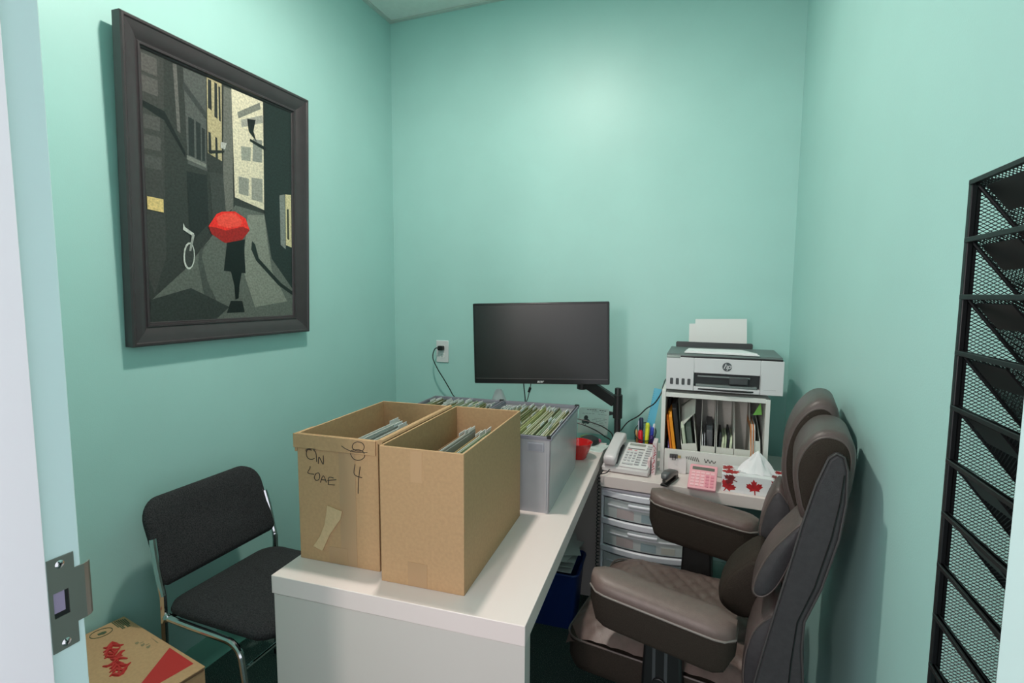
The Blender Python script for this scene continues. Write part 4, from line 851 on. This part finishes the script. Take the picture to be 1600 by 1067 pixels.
m = MB(); m.loft([rring(0.0,0.26,0,0.15,0.03,0), rring(-0.01,0.27,-0.01,0.16,0.04,0.15), rring(0.0,0.26,0.01,0.14,0.04,0.34), rring(0.05,0.21,0.05,0.10,0.02,0.40)])
put('bag_body', m, mat('black_nylon', (18,19,24), rough=0.7), bg, angle=60)
put('bag_handle', MB().tube(smooth_path([(0.09,0.07,0.395),(0.10,0.07,0.43),(0.16,0.07,0.43),(0.17,0.07,0.395)],5), 0.006, 6), blk, bg)
pb = thing('shipping_carton', 'printed cardboard carton with a red triangle on the carpet by the left wall', 'box', (0.0387, -1.6325, 0), -0.155)
PBW, PBD, PBZ = 0.450, 0.235, 0.39
put('carton_body', MB().box(0.0005, PBW, -PBD, 0, 0, PBZ-0.004), card, pb, bevel=0.002)
put('top_flap', MB().box(0.0, PBW+0.001, -PBD-0.001, 0.001, PBZ-0.0036, PBZ), card, pb, bevel=0.001)
put('end_seam', MB().box(PBW+0.0002, PBW+0.0012, -PBD+0.004, -0.004, PBZ-0.010, PBZ-0.0045), mat('seam_dark_brown', (110,84,60), rough=0.9), pb, smooth=False)  # darker brown strip along the seam under the top flap
def pbl(x, y):
    c, s = math.cos(-0.155), math.sin(-0.155); dx, dy = x-0.0387, y+1.6325; return (c*dx+s*dy, -s*dx+c*dy)
def flat(name, polys, m_, par, z, bridge=None):
    m = MB()
    for P_ in polys: m.prism([pbl(*q) for q in P_], z, z+0.0004, 'z')
    return put(name, m, m_, par, smooth=False)
red_ink = mat('carton_red_ink', (178,42,38), rough=0.7); grn_ink = mat('carton_green_ink', (70,84,58), rough=0.75)
flat('red_triangle', [[(0.3185,-1.6832),(0.4444,-1.7053),(0.4275,-1.7889),(0.418,-1.846),(0.402,-1.846)]], red_ink, pb, PBZ)
bars = []
for k in range(7):
    t = k/7.0; a = (0.0353+0.021*t, -1.6671+0.0297*t); b = (0.1002+0.0125*t, -1.6797+0.0275*t); L = 1.0 if k % 3 else 0.72
    b = (a[0]+(b[0]-a[0])*L, a[1]+(b[1]-a[1])*L); bars.append([a, b, (b[0]+0.0018, b[1]+0.0030), (a[0]+0.0018, a[1]+0.0030)])
flat('text_block', bars, grn_ink, pb, PBZ)
c0 = pbl(0.062,-1.712); m = MB()
def ell(cx, cy, rx, ry, n_=28): return [(cx+rx*math.cos(2*PI*k/n_)*0.96+ry*math.sin(2*PI*k/n_)*0.1, cy+ry*math.sin(2*PI*k/n_), PBZ+0.0005) for k in range(n_)]
m.tube(ell(c0[0], c0[1], 0.024, 0.027), 0.0012, 4, closed=True); put('seal_ring', m, grn_ink, pb)
flat('seal_mark', [[(0.056,-1.720),(0.066,-1.722),(0.076,-1.712),(0.072,-1.702),(0.064,-1.701),(0.058,-1.708)]], grn_ink, pb, PBZ)
random.seed(5); scr = MB()
axis0, axis1 = Vector(pbl(0.140,-1.735)), Vector(pbl(0.300,-1.806))
ax = (axis1-axis0); nrm = Vector((-ax.y, ax.x)).normalized()
for k in range(11):
    t0 = k/11.0; c_ = axis0+ax*(t0+0.045); h_ = (0.020,0.030,0.024,0.018,0.030,0.016,0.034,0.020,0.030,0.022,0.024)[k]
    off = nrm*(0.004*math.sin(k*1.7)); p = []
    for q in range(7):
        u = q/6.0; p.append(tuple((c_+off+nrm*h_*(u-0.5)*1.6+ax.normalized()*0.009*math.sin(u*6.28*1.2+k))[:])+(PBZ+0.0006,))
    scr.tube(p, [0.0022,0.0044,0.0054,0.0042,0.0056,0.0046,0.0020], 5)
base = [tuple(axis0+ax*(i/12.0)+nrm*0.004*math.sin(i*2.1))+(PBZ+0.0006,) for i in range(13)]
scr.tube(base, 0.0032, 5); put('red_script_print', scr, red_ink, pb)
gm = [[(0.2243,-1.672),(0.2275,-1.6725),(0.2663,-1.6795),(0.2650,-1.6822)]]
for k in range(5): 
    x = 0.205+0.012*k; gm.append([(x,-1.698+0.001*k),(x+0.008,-1.6995),(x+0.010,-1.7065),(x+0.006,-1.7085),(x-0.002,-1.7055)]) if k % 2 == 0 else gm.append([(x,-1.700),(x+0.003,-1.692),(x+0.005,-1.693),(x+0.003,-1.7015)])
flat('small_print', gm, mat('carton_grey_ink', (128,118,88), rough=0.75), pb, PBZ)
put('side_letters', MB().box(PBW+0.0004, PBW+0.001, -0.075, -0.070, 0.345, 0.37).box(PBW+0.0004, PBW+0.001, -0.062, -0.057, 0.345, 0.37), ink, pb, smooth=False)
# ---------------------------------------------------------------- guest chair (faces the desk)
gx, gy = 0.38, -1.40
gc = thing('guest_chair', 'black fabric guest chair with a chrome tube frame against the left wall', 'chair', (gx, gy, 0))
def cushion(rings_spec):
    return [[(x+cx, y+cy, z) for x, y in rrect(-a, a, -b, b, min(r, a-0.001, b-0.001), 6)] for (cx, cy, a, b, r, z) in rings_spec]
m = MB(); m.loft(cushion([(0.03,0,0.17,0.17,0.05,0.418),(0.03,0,0.205,0.205,0.06,0.422),(0.03,0,0.218,0.217,0.065,0.438),(0.03,0,0.214,0.213,0.065,0.452),(0.03,0,0.185,0.185,0.06,0.463),(0.03,0,0.10,0.10,0.05,0.468)]))
put('seat', m, black_fab, gc, angle=80)
bwid, bs = 0.222, 0.262
def bp_(y, s_, t):
    return (-0.195-0.088*(s_/bs)+0.030*(y/bwid)**2*1.0+t, y, 0.515+s_*0.965)
outl = []
for cx_, cy_, a0, r_ in ((bwid-0.065,bs-0.065,0,0.065),(-bwid+0.065,bs-0.065,PI/2,0.065),(-bwid+0.028,0.028,PI,0.028),(bwid-0.028,0.028,3*PI/2,0.028)):
    for k in range(8): outl.append((cx_+r_*math.cos(a0+PI/2*k/7), cy_+r_*math.sin(a0+PI/2*k/7)))
outl = [(y, s_) for y, s_ in outl]
def ring_in(k, t):
    cyy, css = 0, bs/2; return [bp_(y*(1-k*0.09), css+(s_-css)*(1-k*0.15), t) for y, s_ in outl]
m = MB()
# puffed front and back built from shrinking outlines
m.loft([ring_in(6.6,0.020), ring_in(4,0.022), ring_in(1.2,0.020), ring_in(0.25,0.013), ring_in(0,0.003), ring_in(0,-0.006), ring_in(0.4,-0.013), ring_in(4,-0.015), ring_in(6.6,-0.015)])
put('backrest', m, black_fab, gc, angle=80)
R0 = 0.0098
for s in (-1, 1):
    yy = s*0.222
    up = smooth_path([(-0.205,yy*0.98,0.665),(-0.190,yy,0.60),(-0.176,yy,0.53),(-0.168,yy,0.498),(-0.1665,yy,0.47),(-0.170,yy,0.30),(-0.180,yy,0.004)], 5)
    put('rear_leg', MB().tube(up, R0, 10), chrome, gc)
    fl = smooth_path([(-0.164,yy,0.424),(-0.05,yy,0.418),(0.07,yy,0.414),(0.115,yy,0.408),(0.142,yy,0.385),(0.152,yy,0.345),(0.170,yy,0.20),(0.190,yy,0.004)], 6)
    put('front_leg', MB().tube(fl, R0, 10), chrome, gc)
    put('frame_joint', MB().lathe([(0,-0.013),(0.009,-0.010),(0.013,0),(0.009,0.010),(0,0.013)], 12, (-0.152,yy,0.424)), chrome, gc)
    for xx in (-0.180, 0.190): put('foot_cap', MB().lathe([(0.011,0),(0.011,0.02)], 10, (xx,yy,0)), blk, gc)
put('cross_bar', MB().tube([(0.155,-0.222,0.335),(0.155,0.222,0.335)], 0.006, 8), chrome, gc)
put('cross_bar', MB().tube([(-0.168,-0.222,0.41),(-0.168,0.222,0.41)], 0.008, 8), chrome, gc)
put('seat_rail', MB().tube(smooth_path([(-0.14,-0.17,0.412),(0.05,-0.17,0.408),(0.15,-0.16,0.402),(0.17,-0.12,0.398),(0.17,0.12,0.398),(0.15,0.16,0.402),(0.05,0.17,0.408),(-0.14,0.17,0.412)],5), 0.007, 8), chrome, gc)

# ---------------------------------------------------------------- executive chair
AN = math.radians(8)
oc = thing('office_chair', 'brown leather high back office chair turned toward the long desk', 'chair', (1.715, -1.09, 0), PI-AN)
def V(f, lat, z): return (f, -lat, z)
NX, NY = 64, 60
m = MB(); vs = []; f0, f1, l0, l1 = -0.235, 0.275, -0.255, 0.25
def seat_z(u, v):
    e = min(1, min(v, 1-v)/0.16); ef = min(1, (1-u)/0.22); er = 1
    dome = 0.494-0.030*(1-math.sin(e*PI/2))-0.042*(1-math.sin(ef*PI/2))**1.2
    F = f0+(f1-f0)*u; L = l0+(l1-l0)*v; p = 0.105
    a = abs(((F+L*0.9)/p) % 1-0.5); b = abs(((F-L*0.9)/p) % 1-0.5)
    g = max(math.exp(-((0.5-a)/0.055)**2), math.exp(-((0.5-b)/0.055)**2))
    band = 1 if 0.36 > abs(v-0.5)*0.8 else 1
    return dome-0.0065*g*band*min(1, e*1.2)*min(1, ef*1.2)+0.004*math.sin(PI*min(a,b)*2)
for i in range(NX+1):
    for j in range(NY+1):
        u, v = i/NX, j/NY; k = 1-0.04*max(0,(u-0.8)/0.2)**2
        vs.append(V(f0+(f1-f0)*u, (l0+(l1-l0)*(0.5+(v-0.5)*k)), seat_z(u, v)))
m.add(vs, [(i*(NY+1)+j, i*(NY+1)+j+1, (i+1)*(NY+1)+j+1, (i+1)*(NY+1)+j) for i in range(NX) for j in range(NY)])
put('seat', m, leather, oc, angle=80)
rings = []
for (k, z) in ((0.90,0.352),(0.97,0.362),(1.0,0.385),(1.005,0.42),(1.0,0.452)):
    rings.append([V((f0+f1)/2+x*k, (l0+l1)/2+y*k, z) for x, y in rrect(-0.253,0.253,-0.252,0.252,0.05,5)])
m = MB(); m.loft(rings); put('seat_base', m, leather2, oc, angle=70)
put('seat_piping', MB().tube([V((f0+f1)/2+x, (l0+l1)/2+y, 0.455) for x, y in rrect(-0.256,0.256,-0.254,0.254,0.05,5)], 0.003, 6, closed=True), mat('brown_piping', (88,78,74), rough=0.5), oc)
put('tilt_mechanism', MB().box(-0.12,0.12,-0.09,0.09,0.29,0.352), blk, oc, bevel=0.01)
put('gas_column', MB().lathe([(0.04,0.09),(0.04,0.2),(0.028,0.2),(0.028,0.295)], 20), blk, oc)
put('hub', MB().lathe([(0.05,0.06),(0.055,0.11),(0.04,0.13)], 20), blk, oc)
for k in range(5):
    a = 2*PI*k/5+0.3; c, s = math.cos(a), math.sin(a)
    put('base_arm', MB().tube([(0.03*c,0.03*s,0.095),(0.16*c,0.16*s,0.088),(0.28*c,0.28*s,0.072)], [0.026,0.022,0.015], 8), blk, oc)
    ct = Vector((0.285*c, 0.285*s, 0.028)); tdir = Vector((-s, c, 0))
    w_ = put('caster', MB().tube([tuple(ct-tdir*0.026), tuple(ct-tdir*0.006)], 0.0275, 14).tube([tuple(ct+tdir*0.006), tuple(ct+tdir*0.026)], 0.0275, 14), blk, oc, bevel=0.003)
def arm(la, lb, ff, fr, zf, zr, th, nm='armrest'):
    n = 16; top = []; base = []; pip = []
    for i in range(n+1):
        t = i/n; f = ff+(fr-ff)*t; zt = zf+(zr-zf)*t
        q = min(1.0, min(t, 1-t)/0.16); e = math.sqrt(max(0.0, 1-(1-q)**2)); e2 = 0.45+0.55*e
        hw = (lb-la)/2*e2; c = (la+lb)/2; dz = 0.02*(1-e)
        top.append([V(f, c+hw*math.cos(b)*(1 if abs(math.cos(b)) < 2 else 1), zt-dz*0.3-0.034+0.038*max(0, math.sin(b))**0.7 if math.sin(b) > 0 else zt-dz*0.3-0.034+0.010*math.sin(b)) for b in [2*PI*k/20 for k in range(20)]])
        zb = zt-th+0.05*(1-e)
        base.append([V(f, c+x*hw*0.985, (zb+zt-0.036)/2+y*((zt-0.036)-zb)/2) for x, y in rrect(-1,1,-1,1,0.35,4)])
    m = MB(); m.loft(top); tp_ = put(nm+'_pad', m, leather, oc, angle=60)
    m = MB(); m.loft(base); bs_ = put(nm+'_base', m, leather2, oc, angle=60)
    for sgn in (-1, 1):
        pass
    pts = [V(ff+(fr-ff)*(i/n), (la+lb)/2+sg*((lb-la)/2)*(0.45+0.55*math.sqrt(max(0.0,1-(1-min(1.0,min(i/n,1-i/n)/0.16))**2)))*1.005, zf+(zr-zf)*(i/n)-0.035) for sg, rng in ((1, range(n+1)), (-1, range(n, -1, -1))) for i in rng]
    put(nm+'_piping', MB().tube(pts, 0.0030, 6, closed=True), piping_m, oc)
arm(-0.325, -0.215, 0.185, -0.175, 0.690, 0.652, 0.128)
arm(0.215, 0.325, 0.160, -0.190, 0.735, 0.695, 0.160)
for s, zt in ((-1, 0.575), (1, 0.60)):
    M = Matrix.Identity(4)
    post = [(-0.062,0.30),(-0.050,zt),(0.042,zt),(0.052,0.30)]
    la = 0.262 if s > 0 else 0.262
    p_ = put('arm_post', MB().prism(post, -s*la-0.020, -s*la+0.020, 'y'), blk, oc, bevel=0.008)
    put('post_slot', MB().prism([(-0.020,0.36),(-0.018,0.545),(-0.010,0.545),(-0.012,0.36)], -s*(la+0.0195)-0.001, -s*(la+0.0195)+0.001, 'y').prism([(0.010,0.36),(0.012,0.545),(0.020,0.545),(0.018,0.36)], -s*(la+0.0195)-0.001, -s*(la+0.0195)+0.001, 'y'), dark_pl, p_)
    put('height_knob', MB().tube([V(0.0,s*(la+0.018),0.43), V(0.0,s*(la+0.027),0.43)], 0.018, 16), blk, p_, bevel=0.002)
    put('arm_bracket', MB().box(-0.06,0.05,min(-s*0.1,-s*0.275),max(-s*0.1,-s*0.275),0.30,0.345), blk, oc, bevel=0.005)
def lobe(nm, prof, la, lb, mtop, mside, r=0.012, n_=4, inset=0.012, pip=True, bulge=0.0, par=None):
    P_ = smooth_ring(prof, n_); cx = sum(p[0] for p in P_)/len(P_); cz = sum(p[1] for p in P_)/len(P_)
    def rg(lat, k): return [V(cx+(x-cx)*k, lat, cz+(z-cz)*k) for x, z in P_]
    lm = (la+lb)/2; kk = 1-inset/0.09
    m = MB(); m.loft([rg(la+0.001, kk), rg(la+r*0.3, 1-(1-kk)*0.35), rg(la+r, 1.0), rg(lm, 1.0+bulge), rg(lb-r, 1.0), rg(lb-r*0.3, 1-(1-kk)*0.35), rg(lb-0.001, kk)])
    o = put(nm, m, mtop, oc, angle=70)
    m = MB(); m.loft([rg(la-0.004, kk*0.86), rg(la+0.0, kk*0.97), rg(la+0.004, kk*0.97)]); put(nm+'_side_panel', m, mside, o, angle=60)
    if pip: put(nm+'_piping', MB().tube(rg(la+0.001, kk*0.985), 0.0024, 6, closed=True), mat('brown_piping', (88,78,74), rough=0.5), o)
    return o
# reclined back: core plus near and far side bolsters
core = [(-0.345,1.085),(-0.315,0.94),(-0.275,0.72),(-0.240,0.55),(-0.215,0.42),(-0.30,0.40),(-0.318,0.547),(-0.312,0.698),(-0.340,0.79),(-0.366,0.907),(-0.377,0.99),(-0.379,1.05),(-0.372,1.09)]
m = MB(); m.prism(core, 0.262, -0.155, 'y'); put('back_core', m, leather3, oc, bevel=0.006)
side = [(-0.338,1.080),(-0.318,1.02),(-0.297,0.928),(-0.278,0.83),(-0.256,0.723),(-0.232,0.60),(-0.214,0.50),(-0.205,0.41),(-0.235,0.385),(-0.300,0.39),(-0.317,0.46),(-0.318,0.547),(-0.310,0.640),(-0.312,0.705),(-0.340,0.79),(-0.366,0.907),(-0.375,0.99),(-0.374,1.06),(-0.366,1.088),(-0.352,1.094)]
for la, lb, nm in ((-0.292,-0.262,'side_bolster'),(0.150,0.158,'side_bolster')):
    n = len(side); cx = sum(p[0] for p in side)/n; cz = sum(p[1] for p in side)/n
    m = MB(); m.prism(side, -la, -lb, 'y'); o = put(nm, m, leather3, oc, bevel=0.007, seg=3)
    put('side_piping', MB().tube([V(x+0.0005, la+0.001, z) for x, z in side], 0.0026, 6, closed=True), mat('charcoal_piping', (66,62,62), rough=0.5), o)
    put('side_seam', MB().tube([V(x, la-0.0002, z) for x, z in [(-0.368,1.05),(-0.364,0.99),(-0.352,0.907),(-0.327,0.79),(-0.298,0.70),(-0.290,0.60),(-0.285,0.45)]], 0.0018, 5), blk, o)
PA = [(-0.302,0.82),(-0.266,0.88),(-0.249,0.96),(-0.252,1.04),(-0.274,1.11),(-0.308,1.155),(-0.343,1.165),(-0.368,1.14),(-0.376,1.06),(-0.366,0.90)]
lobe('upper_headrest', PA, -0.055, 0.152, leather_b, leather2, r=0.02, inset=0.014)
PC = [(-0.303,0.915),(-0.280,0.975),(-0.273,1.04),(-0.287,1.09),(-0.315,1.125),(-0.350,1.133),(-0.382,1.115),(-0.392,1.06),(-0.372,0.95)]
lobe('lower_headrest', PC, -0.258, -0.060, leather_b, leather2, r=0.02, inset=0.014)
PL = [(-0.305,0.930),(-0.266,0.885),(-0.234,0.835),(-0.211,0.780),(-0.200,0.725),(-0.222,0.715),(-0.252,0.75),(-0.282,0.83)]
lobe('lumbar_pillow', PL, -0.268, -0.13, leather_b, leather3, r=0.03, inset=0.010, pip=True)
PM = [(-0.212,0.760),(-0.165,0.725),(-0.128,0.675),(-0.112,0.625),(-0.125,0.585),(-0.178,0.565),(-0.225,0.60),(-0.24,0.70)]
lobe('lumbar_pillow', PM, -0.125, 0.02, leather2, leather2, r=0.04, inset=0.016, pip=False)
PF = [(-0.252,0.895),(-0.222,0.86),(-0.203,0.79),(-0.200,0.735),(-0.226,0.69),(-0.27,0.70),(-0.30,0.80)]
lobe('lumbar_pillow', PF, 0.025, 0.152, leather_b, leather3, r=0.03, inset=0.012)
PB = [(-0.262,0.70),(-0.215,0.655),(-0.196,0.60),(-0.188,0.54),(-0.192,0.47),(-0.225,0.44),(-0.27,0.5),(-0.29,0.62)]
lobe('lower_back_cushion', PB, -0.262, 0.152, leather_b, leather3, r=0.02, inset=0.010, n_=3)
put('care_tag', MB().box(0.196, 0.204, -0.205, -0.170, 0.478, 0.4795), mat('tag_white', (210,210,205), rough=0.6), oc, smooth=False)

# ---------------------------------------------------------------- wall file rack
RX = W-0.100; RY0, RY1 = -1.955, -2.238; RZT, RP = 1.5525, 0.0617
rk = thing('wall_file_rack', 'black steel mesh file rack with slanting pockets on the right wall', 'file rack', (W-0.05, (RY0+RY1)/2, 0.92))
RO = Vector(rk.location)
def diag_mesh(m, P, w_, h_, px_=0.0066, pz_=0.0040, r=0.00055):
    """two families of straight wires over the rectangle w_ x h_ ; P(a,b)->point"""
    k = pz_/px_
    for sgn in (1, -1):
        c = -w_*k if sgn > 0 else 0.0
        while c < h_+(0 if sgn > 0 else w_*k):
            pts = []
            def zz(a): return c+sgn*k*a
            a0, a1 = 0.0, w_
            if sgn > 0:
                if zz(0) < 0: a0 = -c/k
                if zz(w_) > h_: a1 = (h_-c)/k
            else:
                if zz(0) > h_: a0 = (c-h_)/k
                if zz(w_) < 0: a1 = c/k
            if a1-a0 > 0.001: m.tube([P(a0, zz(a0)), P(a1, zz(a1))], r, 3, cap=False)
            c += pz_
    return m
RZB = RZT-10*RP-0.055
def L_(x, y, z): return (x-RO.x, y-RO.y, z-RO.z)
for yy in (RY0, RY1):
    m = diag_mesh(MB(), lambda a, b: L_(RX+a, yy, RZB+b), 0.096, RZT-RZB); o = put('side_mesh', m, blk_m, rk, smooth=False)
    s = 1 if yy == RY0 else -1
    put('front_bar', MB().box(RX-0.003-RO.x, RX+0.003-RO.x, yy-RO.y-0.004, yy-RO.y+0.004, RZB-RO.z, RZT-RO.z), blk_m, rk, bevel=0.0012)
    put('front_flange', MB().box(RX-RO.x, RX+0.007-RO.x, yy-RO.y-0.001, yy-RO.y+0.001, RZB-RO.z, RZT-RO.z), blk_m, rk)
    put('wall_bar', MB().box(W-0.009-RO.x, W-0.001-RO.x, yy-RO.y-0.004, yy-RO.y+0.004, RZB-RO.z, RZT-RO.z), blk_m, rk, bevel=0.001)
    put('top_bar', MB().box(RX-RO.x, W-0.002-RO.x, yy-RO.y-0.004, yy-RO.y+0.004, RZT-0.008-RO.z, RZT-RO.z), blk_m, rk, bevel=0.001)
m = diag_mesh(MB(), lambda a, b: L_(W-0.004, RY1+a, RZB+b), RY0-RY1, RZT-RZB)
put('back_mesh', m, blk_m, rk, smooth=False)
DRP = 0.122
def sheet_P(a, b): t = b/0.155; return L_(RX+0.002+0.092*t, RY1+0.002+a, RZT-0.004-DRP*t)
wS = RY0-RY1-0.004
pm = diag_mesh(MB(), sheet_P, wS, 0.155); po = put('pocket_mesh', pm, blk_m, rk, smooth=False)
em = MB()
for a in (0.0, wS): em.tube([sheet_P(a, 0), sheet_P(a, 0.155)], 0.0021, 6)
em.tube([sheet_P(0, 0.155), sheet_P(wS, 0.155)], 0.0022, 6)
eo = put('pocket_edge', em, blk_m, po)
ro_ = put('pocket_rail', MB().box(RX-0.0045-RO.x, RX+0.0005-RO.x, RY1-RO.y, RY0-RO.y, RZT-0.0055-RO.z, RZT-RO.z).box(RX-0.003-RO.x, RX+0.0025-RO.x, RY1-RO.y, RY0-RO.y, RZT-0.0015-RO.z, RZT-RO.z), blk_m, po, bevel=0.0008)
pl = MB(); q = [sheet_P(wS-0.016, 0.006), sheet_P(wS-0.086, 0.006), sheet_P(wS-0.086, 0.040), sheet_P(wS-0.016, 0.040)]
q2 = [(x-0.0016, y, z-0.001) for x, y, z in q]; pl.add(q+q2, [(0,1,2,3),(7,6,5,4),(0,4,5,1),(1,5,6,2),(2,6,7,3),(3,7,4,0)])
lo_ = put('label_plate', pl, blk, po)
for k in range(1, 10):
    c = po.copy(); COL.objects.link(c); c.parent = rk; c.location = (0,0,-k*RP)
    for ch in (eo, ro_, lo_):
        d = ch.copy(); COL.objects.link(d); d.parent = c
